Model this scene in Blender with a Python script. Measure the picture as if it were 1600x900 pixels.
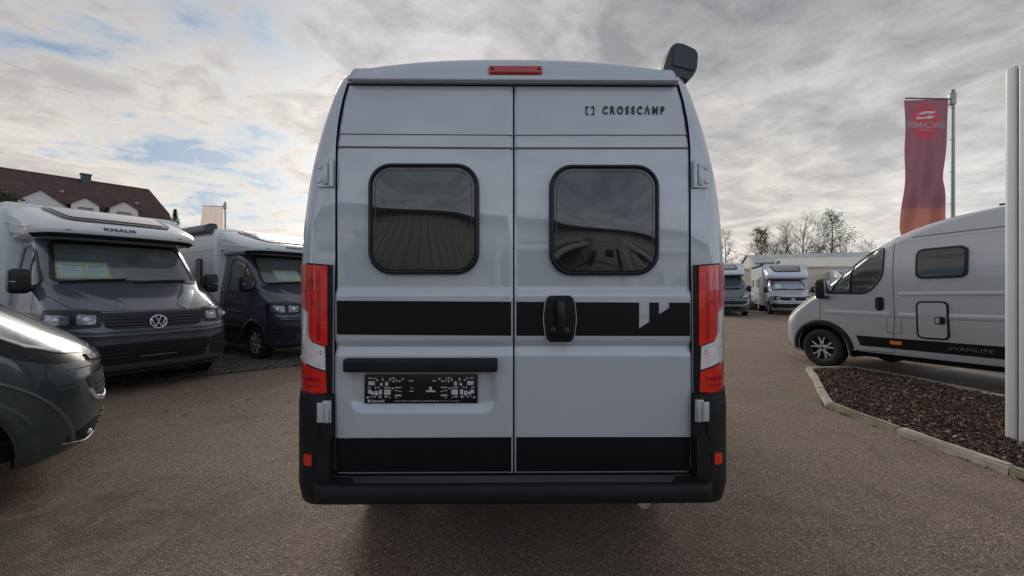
import bpy, bmesh, math, random
from mathutils import Vector, Matrix, geometry
from mathutils.bvhtree import BVHTree
R = math.radians
random.seed(7)
S = bpy.context.scene
for o in list(bpy.data.objects): bpy.data.objects.remove(o)
COL = S.collection

# ------------------------------------------------------------------ camera
cam_d = bpy.data.cameras.new('camera'); cam = bpy.data.objects.new('camera', cam_d); COL.objects.link(cam)
cam_d.sensor_width = 36; cam_d.lens = 13.95; cam_d.clip_end = 2000; cam_d.clip_start = 0.05
cam.location = (0, 0, 1.46); cam.rotation_euler = (R(90.0), 0, 0)
S.camera = cam

# ------------------------------------------------------------------ world
SUN_AZ, SUN_EL = R(-17), R(23)            # azimuth from +Y towards +X
sd = Vector((math.sin(SUN_AZ)*math.cos(SUN_EL), math.cos(SUN_AZ)*math.cos(SUN_EL), math.sin(SUN_EL)))
W = bpy.data.worlds.new('World'); S.world = W; W.use_nodes = True
nt = W.node_tree; nt.nodes.clear()

class NT:
    """tiny helper for node trees"""
    def __init__(s, tree): s.t = tree
    def n(s, typ, **kw):
        nd = s.t.nodes.new(typ)
        for k, v in kw.items():
            if k.startswith('i_'):
                key = k[2:]; key = int(key) if key.isdigit() else key.replace('_', ' ')
                nd.inputs[key].default_value = v
            else: setattr(nd, k, v)
        return nd
    def l(s, a, b): s.t.links.new(a, b)
    def out(s, x): return x.outputs[0] if hasattr(x, 'outputs') else x
    def math(s, op, a, b=0.0, clamp=False, c=0.0):
        nd = s.n('ShaderNodeMath', operation=op, use_clamp=clamp)
        for i, v in enumerate((a, b, c)):
            if isinstance(v, (int, float)): nd.inputs[i].default_value = v
            else: s.l(s.out(v), nd.inputs[i])
        return nd.outputs[0]
    def mix(s, f, a, b):
        nd = s.n('ShaderNodeMix', data_type='RGBA')
        for i, v in ((0, f), (6, a), (7, b)):
            if isinstance(v, (int, float)): nd.inputs[i].default_value = v
            elif isinstance(v, (tuple, list)): nd.inputs[i].default_value = tuple(v)+(1,) if len(v) == 3 else v
            else: s.l(s.out(v), nd.inputs[i])
        return nd.outputs[2]
    def noise(s, vec, scale, detail=4, rough=.55, dist=0.0, lac=2.0):
        nd = s.n('ShaderNodeTexNoise'); nd.inputs['Scale'].default_value = scale
        nd.inputs['Detail'].default_value = detail; nd.inputs['Roughness'].default_value = rough
        nd.inputs['Distortion'].default_value = dist
        if vec is not None: s.l(s.out(vec), nd.inputs['Vector'])
        return nd.outputs[0]
    def ramp(s, f, stops, interp='LINEAR'):
        nd = s.n('ShaderNodeValToRGB'); cr = nd.color_ramp; cr.interpolation = interp
        while len(cr.elements) < len(stops): cr.elements.new(.5)
        for e, (p, c) in zip(cr.elements, stops):
            e.position = p; e.color = (tuple(c)+(1,)) if isinstance(c, (tuple, list)) else (c, c, c, 1)
        s.l(s.out(f), nd.inputs[0]); return nd.outputs[0]

w = NT(nt)
tc = w.n('ShaderNodeTexCoord')
sky = w.n('ShaderNodeTexSky', sky_type='NISHITA', sun_disc=False, sun_elevation=SUN_EL, sun_rotation=SUN_AZ)
sky.air_density = 1.0; sky.dust_density = 1.5
sep = w.n('ShaderNodeSeparateXYZ'); w.l(tc.outputs['Generated'], sep.inputs[0])
zc = w.math('ADD', w.math('MAXIMUM', sep.outputs[2], 0.0), 0.17)
px = w.math('DIVIDE', sep.outputs[0], zc); py = w.math('DIVIDE', sep.outputs[1], zc)
cmb = w.n('ShaderNodeCombineXYZ'); w.l(px, cmb.inputs[0]); w.l(py, cmb.inputs[1])
mp = w.n('ShaderNodeMapping'); w.l(cmb.outputs[0], mp.inputs[0])
mp.inputs['Rotation'].default_value = (0, 0, R(-38)); mp.inputs['Scale'].default_value = (1.15, 1.25, 1)
mp.inputs['Location'].default_value = (12.5, 5.1, 0)
P = mp.outputs[0]
n_big = w.noise(P, 0.42, 4, .5, .3)
n_mid = w.noise(P, 1.7, 7, .60, .5)
n_fine = w.noise(P, 6.2, 6, .62, .5)
# broken altocumulus to the left (west), closed stratus to the right
dirx = w.math('MULTIPLY', sep.outputs[0], -0.11)
cover = w.math('ADD', w.math('ADD', w.math('MULTIPLY', n_big, .45), w.math('MULTIPLY', n_mid, .50)), w.math('MULTIPLY', n_fine, .22))
hole = w.math('ADD', w.math('SUBTRACT', cover, dirx), w.math('MULTIPLY', w.math('MAXIMUM', sep.outputs[2], 0.0), .10))
holef = w.ramp(hole, [(0.424, 0.0), (0.505, 1.0)])     # 0 = open blue, 1 = cloud
thick = w.math('ADD', w.math('MULTIPLY', n_mid, .65), w.math('MULTIPLY', n_fine, .35))
dens = w.ramp(thick, [(0.38, 0.0), (0.60, 1.0)])
dv = w.n('ShaderNodeVectorMath', operation='DOT_PRODUCT'); w.l(tc.outputs['Generated'], dv.inputs[0]); dv.inputs[1].default_value = sd
glow = w.math('POWER', w.math('MAXIMUM', dv.outputs[1], 0.0), 3.5)
glow2 = w.math('POWER', w.math('MAXIMUM', dv.outputs[1], 0.0), 12.0)
elev = w.math('MAXIMUM', sep.outputs[2], 0.0)
c_thin = w.mix(w.ramp(elev, [(0.0, 0.0), (0.5, 1.0)]), (13.2, 12.0, 10.4), (6.0, 5.8, 5.6))
c_thick = w.mix(w.ramp(elev, [(0.0, 0.0), (0.5, 1.0)]), (8.3, 7.6, 6.9), (3.2, 3.2, 3.35))
cl = w.mix(dens, c_thin, c_thick)
gl = w.n('ShaderNodeVectorMath', operation='SCALE'); w.l(cl, gl.inputs[0])
anti = w.math('MULTIPLY', w.math('SUBTRACT', 1.0, dv.outputs[1]), .5)      # clouds facing the sun are front lit
w.l(w.math('ADD', w.math('ADD', w.math('MULTIPLY', glow, .42), w.math('MULTIPLY', anti, .62)), w.math('ADD', w.math('MULTIPLY', glow2, .27), .58)), gl.inputs['Scale'])
cool = w.n('ShaderNodeVectorMath', operation='MULTIPLY'); w.l(gl.outputs[0], cool.inputs[0]); w.l(w.mix(anti, (1.0, 1.0, 1.0), (.80, .98, 1.24)), cool.inputs[1])
blue = w.n('ShaderNodeVectorMath', operation='MULTIPLY'); w.l(sky.outputs[0], blue.inputs[0]); blue.inputs[1].default_value = (.55, .62, .72)
blue2 = w.mix(.6, blue, (2.5, 3.6, 4.8))
colr = w.mix(holef, blue2, cool)
bg = w.n('ShaderNodeBackground'); bg.inputs[1].default_value = .1; w.l(colr, bg.inputs[0])
wo = w.n('ShaderNodeOutputWorld'); w.l(bg.outputs[0], wo.inputs[0])

# ------------------------------------------------------------------ sun, exposure
sl = bpy.data.lights.new('sun', 'SUN'); sl.energy = 1.5; sl.angle = R(26); sl.color = (1, .93, .82)
so = bpy.data.objects.new('sun', sl); COL.objects.link(so)
so.rotation_euler = (-sd).to_track_quat('-Z', 'Y').to_euler()
S.view_settings.view_transform = 'Standard'; S.view_settings.look = 'None'
S.view_settings.exposure = 0.14; S.view_settings.gamma = 1.0
S.render.engine = 'CYCLES'

# ------------------------------------------------------------------ materials
MATS = {}
def mat(name, col, rough=.5, metal=0.0, coat=0.0, spec=.5, var=0.0, vscale=6.0, bump=0.0, bscale=60.0, coat_rough=.04, flake=0.0, rvar=0.0):
    if name in MATS: return MATS[name]
    m = bpy.data.materials.new(name); m.use_nodes = True
    t = NT(m.node_tree); b = m.node_tree.nodes['Principled BSDF']
    b.inputs['Roughness'].default_value = rough; b.inputs['Metallic'].default_value = metal
    b.inputs['Coat Weight'].default_value = coat; b.inputs['Coat Roughness'].default_value = coat_rough
    b.inputs['Specular IOR Level'].default_value = spec
    g = t.n('ShaderNodeTexCoord')
    if var:
        f = t.noise(g.outputs['Object'], vscale, 6, .6)
        f2 = t.ramp(f, [(.3, 0.0), (.7, 1.0)])
        t.l(t.mix(f2, tuple(c*(1-var) for c in col), tuple(min(1, c*(1+var)) for c in col)), b.inputs['Base Color'])
    else: b.inputs['Base Color'].default_value = (*col, 1)
    if rvar:
        f = t.noise(g.outputs['Object'], 3.0, 6, .65)
        t.l(t.math('ADD', t.math('MULTIPLY', f, rvar), rough-rvar*.5), b.inputs['Roughness'])
    if bump:
        f = t.noise(g.outputs['Object'], bscale, 4, .6)
        bp = t.n('ShaderNodeBump'); bp.inputs['Strength'].default_value = bump; bp.inputs['Distance'].default_value = .01
        t.l(f, bp.inputs['Height']); t.l(bp.outputs[0], b.inputs['Normal'])
    MATS[name] = m; return m

def glass_mat(name, tint, refl=1.0, rough=0.0, sky_sheen=0.0):
    if name in MATS: return MATS[name]
    m = bpy.data.materials.new(name); m.use_nodes = True
    t = NT(m.node_tree); m.node_tree.nodes.clear()
    tr = t.n('ShaderNodeBsdfTransparent'); tr.inputs[0].default_value = (*tint, 1)
    gl = t.n('ShaderNodeBsdfGlossy'); gl.inputs['Roughness'].default_value = rough; gl.inputs[0].default_value = (refl, refl, refl, 1)
    fr = t.n('ShaderNodeFresnel'); fr.inputs[0].default_value = 1.8
    mx = t.n('ShaderNodeMixShader'); t.l(fr.outputs[0], mx.inputs[0]); t.l(tr.outputs[0], mx.inputs[1]); t.l(gl.outputs[0], mx.inputs[2])
    df = t.n('ShaderNodeBsdfDiffuse'); df.inputs[0].default_value = (.42, .50, .50, 1)  # pale teal diffuse layer stands in for sky reflected in the glass
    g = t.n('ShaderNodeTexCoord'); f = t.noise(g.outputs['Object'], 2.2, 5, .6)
    m2 = t.n('ShaderNodeMixShader'); t.l(t.math('MULTIPLY', f, sky_sheen*2), m2.inputs[0]); t.l(mx.outputs[0], m2.inputs[1]); t.l(df.outputs[0], m2.inputs[2])
    o = t.n('ShaderNodeOutputMaterial'); t.l(m2.outputs[0], o.inputs[0])
    MATS[name] = m; return m

VAN = mat('light_grey_paint', (.50, .545, .61), .30, 0.0, .9, var=.03, vscale=2.0, coat_rough=.03, rvar=.1, bump=.16, bscale=2.2)
VAN.node_tree.nodes['Principled BSDF'].inputs['Coat IOR'].default_value = 1.9
VAN2 = mat('silver_grey_paint', (.47, .49, .53), .30, 0.2, .9, var=.03, vscale=2.0, coat_rough=.05, rvar=.1, bump=.16, bscale=2.2)
DECAL = mat('black_film', (.006, .007, .009), .5, 0, 0, spec=.25, rvar=.1)
PLAST = mat('black_plastic', (.010, .012, .015), .55, 0, 0, spec=.32, var=.25, vscale=8, bump=.15, bscale=400)
PLAST2 = mat('satin_black_plastic', (.008, .009, .011), .34, 0, .1, spec=.35)
RUB = mat('rubber', (.012, .012, .012), .75, bump=.2, bscale=200)
SEAM = mat('dark_gap', (.035, .036, .04), .7)
DARK = mat('dark_cavity', (.010, .010, .011), .8)
CRAFT = mat('dark_blue_grey_paint', (.085, .102, .13), .30, .45, 1.0, var=.06, coat_rough=.03, rvar=.1)
CRAFT2 = mat('dark_blue_paint', (.045, .055, .085), .32, .45, 1.0, var=.06, coat_rough=.03, rvar=.1)
GREEN = mat('dark_green_grey_paint', (.042, .062, .067), .30, .25, 1.0, var=.05, coat_rough=.03, rvar=.1)
WHITE = mat('white_gelcoat', (.66, .68, .70), .28, 0, .6, var=.03, coat_rough=.06)
WHITE2 = mat('pale_blue_white_gelcoat', (.60, .64, .70), .3, 0, .5, var=.03)
CHROME = mat('chrome', (.72, .73, .75), .14, 1.0)
SILV = mat('silver_plastic', (.50, .51, .53), .42, .6)
ALU = mat('machined_alloy', (.62, .63, .66), .28, .9)
RIMD = mat('dark_alloy', (.05, .052, .058), .35, .6)
RED = mat('red_lens', (1.0, .022, .014), .14, 0, 1.0, var=.25, vscale=22)
RED_D = mat('dark_red_lens', (.50, .004, .004), .12, 0, 1.0, var=.3, vscale=30)
CLEARL = mat('clear_lens', (.86, .82, .84), .15, .1, 1.0, var=.15, vscale=18)
for M_ in (RED, RED_D):
    t_ = NT(M_.node_tree); b_ = M_.node_tree.nodes['Principled BSDF']; g_ = t_.n('ShaderNodeTexCoord')
    wv = t_.n('ShaderNodeTexWave', bands_direction='Y'); wv.inputs['Scale'].default_value = 42; wv.inputs['Distortion'].default_value = .6; t_.l(g_.outputs['Object'], wv.inputs['Vector'])
    src = b_.inputs['Base Color'].links[0].from_socket
    t_.l(t_.mix(t_.math('MULTIPLY', t_.ramp(wv.outputs[0], [(.55, 0.0), (1.0, 1.0)]), .45), src, (.30, .004, .004)), b_.inputs['Base Color'])
    bp_ = t_.n('ShaderNodeBump'); bp_.inputs['Strength'].default_value = .3; bp_.inputs['Distance'].default_value = .004; t_.l(wv.outputs[0], bp_.inputs['Height']); t_.l(bp_.outputs[0], b_.inputs['Normal'])
ORANGE = mat('amber_reflector', (.85, .22, .02), .25, 0, .6)
GLS = glass_mat('cab_glass', (.80, .88, .86), 1.0, sky_sheen=.17)
GLSD = mat('dark_tinted_acrylic', (.012, .013, .015), .035, 0, 1.0, spec=.5, coat_rough=.02); GLSD.node_tree.nodes['Principled BSDF'].inputs['Coat IOR'].default_value = 1.5
GLSM = mat('dark_window', (.02, .024, .028), .05, 0, 1.0, spec=.8)
LENSG = glass_mat('headlamp_glass', (.80, .84, .86), 1.0)
SEAT = mat('grey_seat_fabric', (.05, .05, .055), .85, var=.2, bump=.2)
DASH = mat('dark_dash', (.025, .026, .028), .6)
PRINT = mat('dark_print', (.02, .022, .03), .4)
PRINTW = mat('white_print', (.6, .6, .6), .5)

# ------------------------------------------------------------------ object helpers
def link(name, me, m=None, parent=None, sharp=40, kind=None):
    o = bpy.data.objects.new(name, me); COL.objects.link(o)
    if m is not None and not me.materials:
        for x in (m if isinstance(m, (list, tuple)) else [m]): me.materials.append(x)
    if parent is not None: o.parent = parent
    if sharp and len(me.polygons):
        me.shade_smooth(); me.set_sharp_from_angle(angle=R(sharp))
    if kind: o['kind'] = kind
    return o
def tag(o, label=None, cat=None, group=None, kind=None):
    if label: o['label'] = label
    if cat: o['category'] = cat
    if group: o['group'] = group
    if kind: o['kind'] = kind
    return o
def thing(name, label, cat, loc=(0, 0, 0), rz=0, group=None, ry=0, rx=0):
    o = bpy.data.objects.new(name, None); COL.objects.link(o); o.empty_display_size = .2
    o.location = loc; o.rotation_euler = (rx, ry, rz)
    return tag(o, label, cat, group)
def kids(o): return [c for c in bpy.data.objects if c.parent == o]
def copy_tree(o, parent=None, swap=None, skip=()):
    c = o.copy(); COL.objects.link(c); c.parent = parent
    if o.parent is not None: c.matrix_parent_inverse = o.matrix_parent_inverse
    if swap and c.type == 'MESH':
        for i, sl_ in enumerate(c.data.materials):
            if sl_ in swap:
                c.data = c.data.copy() if c.data.users > 1 else c.data
                c.data.materials[i] = swap[sl_]
    for ch in kids(o):
        if ch.name.split('.')[0] in skip: continue
        copy_tree(ch, c, swap, skip)
    return c

class MB:
    def __init__(s): s.b = bmesh.new()
    def _add(s, vs, fs):
        v = [s.b.verts.new(p) for p in vs]
        for f in fs:
            try: s.b.faces.new([v[i] for i in f])
            except ValueError: pass
        return s
    def box(s, c, size, bev=0.0, rot=None, seg=2):
        t = bmesh.new(); bmesh.ops.create_cube(t, size=1)
        for v in t.verts: v.co = Vector((v.co.x*size[0], v.co.y*size[1], v.co.z*size[2]))
        if bev: bmesh.ops.bevel(t, geom=list(t.edges), offset=min(bev, min(size)*.49), segments=seg, affect='EDGES', profile=.5)
        M = Matrix.Translation(Vector(c))
        if rot is not None: M = M @ (rot.to_4x4() if hasattr(rot, 'to_4x4') else rot)
        s._merge(t, M); return s
    def _merge(s, t, M=None):
        if M is not None: bmesh.ops.transform(t, matrix=M, verts=t.verts)
        t.verts.index_update()
        s._add([v.co.copy() for v in t.verts], [[v.index for v in f.verts] for f in t.faces]); t.free()
    def tube(s, pts, r, seg=10, cap=True, r1=None):
        pts = [Vector(p) for p in pts]; rings = []; n = len(pts); up = None
        for i, p in enumerate(pts):
            d = (pts[min(i+1, n-1)]-pts[max(i-1, 0)]).normalized()
            if up is None: up = Vector((0, 0, 1)) if abs(d.z) < .9 else Vector((1, 0, 0))
            a = d.cross(up).normalized(); b_ = a.cross(d).normalized(); up = b_
            rr_ = r if r1 is None else r+(r1-r)*i/max(1, n-1)
            rings.append([p+(a*math.cos(k*2*math.pi/seg)+b_*math.sin(k*2*math.pi/seg))*rr_ for k in range(seg)])
        vs = [q for g in rings for q in g]; fs = []
        for i in range(n-1):
            for k in range(seg):
                k2 = (k+1) % seg; fs.append((i*seg+k, i*seg+k2, (i+1)*seg+k2, (i+1)*seg+k))
        if cap: fs.append(tuple(range(seg))[::-1]); fs.append(tuple((n-1)*seg+k for k in range(seg)))
        s._add(vs, fs); return s
    def lathe(s, prof, seg=32, axis='y', c=(0, 0, 0), closed=False):
        """prof: (radius, along)"""
        vs = []; fs = []; n = len(prof)
        for k in range(seg):
            a = 2*math.pi*k/seg
            for (r, h) in prof:
                x, z = r*math.cos(a), r*math.sin(a)
                p = (x, h, z) if axis == 'y' else ((h, x, z) if axis == 'x' else (x, z, h))
                vs.append(Vector(p)+Vector(c))
        for k in range(seg):
            k2 = (k+1) % seg
            for i in range(n if closed else n-1):
                j = (i+1) % n; fs.append((k*n+i, k*n+j, k2*n+j, k2*n+i))
        s._add(vs, fs); return s
    def prism(s, poly, vec, origin=(0, 0, 0), ax=(0, 2)):
        """extrude a 2D polygon (axes ax) by vec"""
        o = Vector(origin); vec = Vector(vec); a = []
        for (x, y) in poly:
            p = Vector((0, 0, 0)); p[ax[0]] = x; p[ax[1]] = y; a.append(p+o)
        n = len(a); vs = a+[p+vec for p in a]
        fs = [tuple(range(n)), tuple(range(n, 2*n))[::-1]]+[(i, i+n, (i+1) % n+n, (i+1) % n) for i in range(n)]
        s._add(vs, fs); return s
    def ell(s, c, rad, e=2.6, nu=20, nv=12, rot=None):
        def f(v, p): return math.copysign(abs(v)**p, v)
        vs = []; fs = []; p = 2/e
        for j in range(nv+1):
            ph = -math.pi/2+math.pi*j/nv
            for i in range(nu):
                th = 2*math.pi*i/nu
                q = Vector((rad[0]*f(math.cos(ph), p)*f(math.cos(th), p), rad[1]*f(math.cos(ph), p)*f(math.sin(th), p), rad[2]*f(math.sin(ph), p)))
                if rot is not None: q = rot @ q
                vs.append(q+Vector(c))
        for j in range(nv):
            for i in range(nu):
                i2 = (i+1) % nu; fs.append((j*nu+i, j*nu+i2, (j+1)*nu+i2, (j+1)*nu+i))
        t = bmesh.new(); vv = [t.verts.new(q) for q in vs]
        for f_ in fs: t.faces.new([vv[i] for i in f_])
        bmesh.ops.remove_doubles(t, verts=t.verts, dist=1e-5); s._merge(t); return s
    def mesh(s, name='mesh', fix=True):
        if fix: bmesh.ops.recalc_face_normals(s.b, faces=s.b.faces)
        me = bpy.data.meshes.new(name); s.b.to_mesh(me); s.b.free(); return me
    def build(s, name, m, parent=None, sharp=40, kind=None, fix=True):
        return link(name, s.mesh(name, fix), m, parent, sharp, kind)

def raw_mesh(name, vs, fs, mats=None, idx=None):
    me = bpy.data.meshes.new(name); me.from_pydata([tuple(v) for v in vs], [], fs); me.update()
    if mats:
        for m in mats: me.materials.append(m)
    if idx: me.polygons.foreach_set('material_index', idx)
    return me

def rrect(cx, cz, w_, h, r, n=6):
    out = []
    for (sx, sz, a0) in ((1, 1, 0), (-1, 1, 90), (-1, -1, 180), (1, -1, 270)):
        for k in range(n+1):
            a = R(a0+90*k/n); out.append((cx+sx*(w_/2-r)+r*math.cos(a), cz+sz*(h/2-r)+r*math.sin(a)))
    return out
def roundpoly(pts, r, n=4):
    """round the corners of a polygon"""
    out = []; N = len(pts)
    for i in range(N):
        a, b_, c = (Vector(pts[(i-1) % N]), Vector(pts[i]), Vector(pts[(i+1) % N]))
        rr_ = r[i] if isinstance(r, (list, tuple)) else r
        d1 = a-b_; d2 = c-b_; k = min(rr_, d1.length*.45, d2.length*.45)
        p1 = b_+d1.normalized()*k; p2 = b_+d2.normalized()*k
        for j in range(n+1):
            t = j/n; q = p1*(1-t)**2+b_*2*t*(1-t)+p2*t*t; out.append((q.x, q.y))
    return out
def dens2(poly, res, closed=True):
    out = []; n = len(poly)
    for i in range(n if closed else n-1):
        a = Vector(poly[i]); b_ = Vector(poly[(i+1) % n]); k = max(1, int((b_-a).length/res+.5))
        for j in range(k): out.append(a+(b_-a)*j/k)
    if not closed: out.append(Vector(poly[-1]))
    return out
def inside(p, poly):
    x, y = p; c = False; n = len(poly); j = n-1
    for i in range(n):
        if (poly[i][1] > y) != (poly[j][1] > y) and x < (poly[j][0]-poly[i][0])*(y-poly[i][1])/(poly[j][1]-poly[i][1])+poly[i][0]: c = not c
        j = i
    return c
def pdist(p, poly):
    best = 9; n = len(poly); p = Vector(p)
    for i in range(n):
        a = Vector(poly[i]); d = Vector(poly[(i+1) % n])-a; L = d.length_squared
        t = 0 if L == 0 else max(0, min(1, (p-a).dot(d)/L)); best = min(best, (p-(a+d*t)).length)
    return best

def ray_surf(bvh, phi):
    d = Vector((math.cos(R(phi)), math.sin(R(phi)), 0)); pp = Vector((-d.y, d.x, 0))
    def f(t, z):
        o = d*12+pp*t; o.z = z
        h = bvh.ray_cast(o, -d)
        if h[0] is None:
            h2 = bvh.find_nearest(Vector((0, 0, z))+pp*t+d*1.0)
            return h2[0], (h2[1] if h2[1].dot(d) > 0 else d)
        n = h[1]
        if n.dot(d) < 0: n = -n
        return h[0], n
    return f
def side_surf(bvh, sgn):
    f = ray_surf(bvh, 90*sgn)
    return lambda x, z: f(-x*sgn, z)

def patch(name, poly, surf, off, th, m, parent, res=.06, sharp=35, depth=None):
    bd = dens2(poly, res); n = len(bd)
    xs = [p[0] for p in bd]; zs = [p[1] for p in bd]; pts = list(bd)
    nx = int((max(xs)-min(xs))/res); nz = int((max(zs)-min(zs))/res)
    if nx*nz < 30000:
        for i in range(1, nx+1):
            for j in range(1, nz+1):
                q = (min(xs)+i*res*.999, min(zs)+j*res*.999)
                if inside(q, bd) and pdist(q, bd) > res*.45: pts.append(Vector(q))
    r = geometry.delaunay_2d_cdt(pts, [(i, (i+1) % n) for i in range(n)], [list(range(n))], 1, 1e-6)
    ov, _, of = r[0], r[1], r[2]
    top = []; bot = []
    for p in ov:
        q, nn = surf(p[0], p[1])
        dz = depth(p) if depth else 0
        top.append(q+nn*(off+dz)); bot.append(q+nn*(off-th))
    flip = False
    a = of[len(of)//2]; q, nn = surf(*ov[a[0]])
    if (top[a[1]]-top[a[0]]).cross(top[a[2]]-top[a[0]]).dot(nn) < 0: flip = True
    cnt = {}
    for f in of:
        for i in range(len(f)):
            e = (f[i], f[(i+1) % len(f)]); cnt[tuple(sorted(e))] = cnt.get(tuple(sorted(e)), [])+[e]
    N = len(ov); fs = [tuple(f) for f in of]
    for k, v in cnt.items():
        if len(v) == 1: i, j = v[0]; fs.append((j, i, i+N, j+N))
    if flip: fs = [f[::-1] for f in fs]
    return link(name, raw_mesh(name, top+bot, fs), m, parent, sharp)

def strip(name, path, surf, width, off, m, parent, closed=False, res=.05, th=.01, flat=True, sharp=35):
    p = dens2(path, res, closed); n = len(p); vs = []; fs = []
    if flat: prof = [(-.5, -th), (-.5, off*.4), (-.36, off), (.36, off), (.5, off*.4), (.5, -th)]
    else: prof = [(-.5, -th), (-.5, 0), (-.3, off*.8), (0, off), (.3, off*.8), (.5, 0), (.5, -th)]
    K = len(prof)
    for i in range(n):
        a = p[(i-1) % n] if closed or i > 0 else p[0]; b_ = p[(i+1) % n] if closed or i < n-1 else p[-1]
        d = (b_-a); d = d.normalized() if d.length > 1e-9 else Vector((1, 0)); nn = Vector((-d.y, d.x))
        ww = width(i/(n-1)) if callable(width) else width
        for (u, h) in prof:
            q = p[i]+nn*u*ww; c, nr = surf(q.x, q.y); vs.append(c+nr*h)
    for i in range(n if closed else n-1):
        j = (i+1) % n
        for k in range(K-1): fs.append((i*K+k, i*K+k+1, j*K+k+1, j*K+k))
    if not closed: fs.append(tuple(range(K))); fs.append(tuple((n-1)*K+k for k in range(K))[::-1])
    b = bmesh.new(); vv = [b.verts.new(v) for v in vs]
    for f in fs:
        try: b.faces.new([vv[i] for i in f])
        except ValueError: pass
    bmesh.ops.recalc_face_normals(b, faces=b.faces)
    me = bpy.data.meshes.new(name); b.to_mesh(me); b.free()
    # make sure the outer side faces outwards
    pf = me.polygons[2]; c, nr = surf(*(p[0]))
    if pf.normal.dot(nr) < 0: me.flip_normals()
    return link(name, me, m, parent, sharp)

def text_mesh(s_, size, sx=1.0, sp=1.0, th=.0015, align='CENTER', bold=0.0):
    c = bpy.data.curves.new('lettering', 'FONT'); c.body = s_; c.size = size; c.extrude = th; c.align_x = align; c.align_y = 'CENTER'
    c.space_character = sp; c.offset = bold; c.resolution_u = 3
    o = bpy.data.objects.new('tmp', c); COL.objects.link(o)
    dg = bpy.context.evaluated_depsgraph_get(); me = bpy.data.meshes.new_from_object(o.evaluated_get(dg))
    bpy.data.objects.remove(o); bpy.data.curves.remove(c); me.materials.clear()
    me.transform(Matrix.Diagonal((sx, 1, 1, 1))); me.name = 'lettering'
    return me
def put_text(s_, size, loc, right, up, m, parent, name='lettering', **kw):
    me = text_mesh(s_, size, **kw)
    r_ = Vector(right).normalized(); u_ = Vector(up).normalized(); n_ = r_.cross(u_).normalized()
    M = Matrix((r_, u_, n_)).transposed().to_4x4(); M.translation = Vector(loc); me.transform(M)
    return link(name, me, m, parent, 0)

# ------------------------------------------------------------------ vehicle body from horizontal slices
def pchip(xs, ys, x):
    n = len(xs)
    if x <= xs[0]: return ys[0]
    if x >= xs[-1]: return ys[-1]
    h = [xs[i+1]-xs[i] for i in range(n-1)]; d = [(ys[i+1]-ys[i])/h[i] for i in range(n-1)]
    def m(i):
        if i == 0: return d[0]
        if i == n-1: return d[-1]
        if d[i-1]*d[i] <= 0: return 0
        w1 = 2*h[i]+h[i-1]; w2 = h[i]+2*h[i-1]; return (w1+w2)/(w1/d[i-1]+w2/d[i])
    for i in range(n-1):
        if x <= xs[i+1]:
            t = (x-xs[i])/h[i]; t2 = t*t; t3 = t2*t
            return (2*t3-3*t2+1)*ys[i]+(t3-2*t2+t)*h[i]*m(i)+(-2*t3+3*t2)*ys[i+1]+(t3-t2)*h[i]*m(i+1)
class Body:
    # keys: (z, xf, xr, w, a, n, rr)
    def __init__(s, keys, dz=.035, inset=0.0, zr=None, xfmax=None, xrmin=None, nf=26, ns=14, nr=8):
        zs = [k[0] for k in keys]; z0, z1 = (zs[0], zs[-1]) if zr is None else zr
        lv = sorted(set([round(z0+(z1-z0)*i/max(2, int((z1-z0)/dz)), 4) for i in range(max(2, int((z1-z0)/dz))+1)]+[round(z, 4) for z in zs if z0 <= z <= z1]))
        lv2 = [lv[0]]
        for z in lv[1:]:
            if z-lv2[-1] > .004 or z in zs: lv2.append(z)
        s.levels = lv2; cols = [[k[i] for k in keys] for i in range(7)]
        vs = []; cnt = None
        for z in lv2:
            xf, xr, wd, a, n, rr = [pchip(zs, cols[i], z) for i in range(1, 7)]
            xf -= inset; xr += inset; wd -= inset
            if xfmax is not None: xf = min(xf, xfmax)
            if xrmin is not None: xr = max(xr, xrmin)
            half = []
            for i in range(nf+1):
                th = math.pi/2*(i/nf)
                # blend parameterisation to keep points even on square-ish curves
                c_, s_ = math.cos(th), math.sin(th); k = (c_**n+s_**n)**(-1/n)
                half.append((xf-a+a*c_*k, wd*s_*k))
            x0 = xf-a; x1 = xr+rr
            for i in range(1, ns): half.append((x0+(x1-x0)*i/ns, wd))
            for i in range(nr+1):
                th = math.pi/2*i/nr; half.append((x1-rr*math.sin(th), wd-rr+rr*math.cos(th)))
            half.append((xr, 0))
            ring = half+[(x, -y) for (x, y) in half[-2:0:-1]]
            cnt = len(ring); vs += [Vector((x, y, z)) for x, y in ring]
        fs = []
        L = len(lv2)
        for j in range(L-1):
            for i in range(cnt):
                i2 = (i+1) % cnt; fs.append((j*cnt+i, j*cnt+i2, (j+1)*cnt+i2, (j+1)*cnt+i))
        fs.append(tuple(range(cnt))[::-1]); fs.append(tuple((L-1)*cnt+i for i in range(cnt)))
        s.vs, s.fs = vs, fs; s.bvh = BVHTree.FromPolygons(vs, fs, all_triangles=False)
    def mesh(s, mats, idx=0):
        return raw_mesh('body', s.vs, s.fs, mats, [idx]*len(s.fs))
def boolean(me, cutters, name='body'):
    o = bpy.data.objects.new('tmp', me); COL.objects.link(o); tmp = []
    for c in cutters:
        co = bpy.data.objects.new('tmpc', c); COL.objects.link(co); tmp.append(co)
        md = o.modifiers.new('b', 'BOOLEAN'); md.object = co; md.operation = 'DIFFERENCE'; md.solver = 'EXACT'
    dg = bpy.context.evaluated_depsgraph_get(); r = bpy.data.meshes.new_from_object(o.evaluated_get(dg))
    for t in tmp+[o]: bpy.data.objects.remove(t)
    r.name = name
    return r
def cutter(mb, mats, idx=1):
    me = mb.mesh('cut'); 
    for m in mats: me.materials.append(m)
    me.polygons.foreach_set('material_index', [idx]*len(me.polygons)); return me

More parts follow.
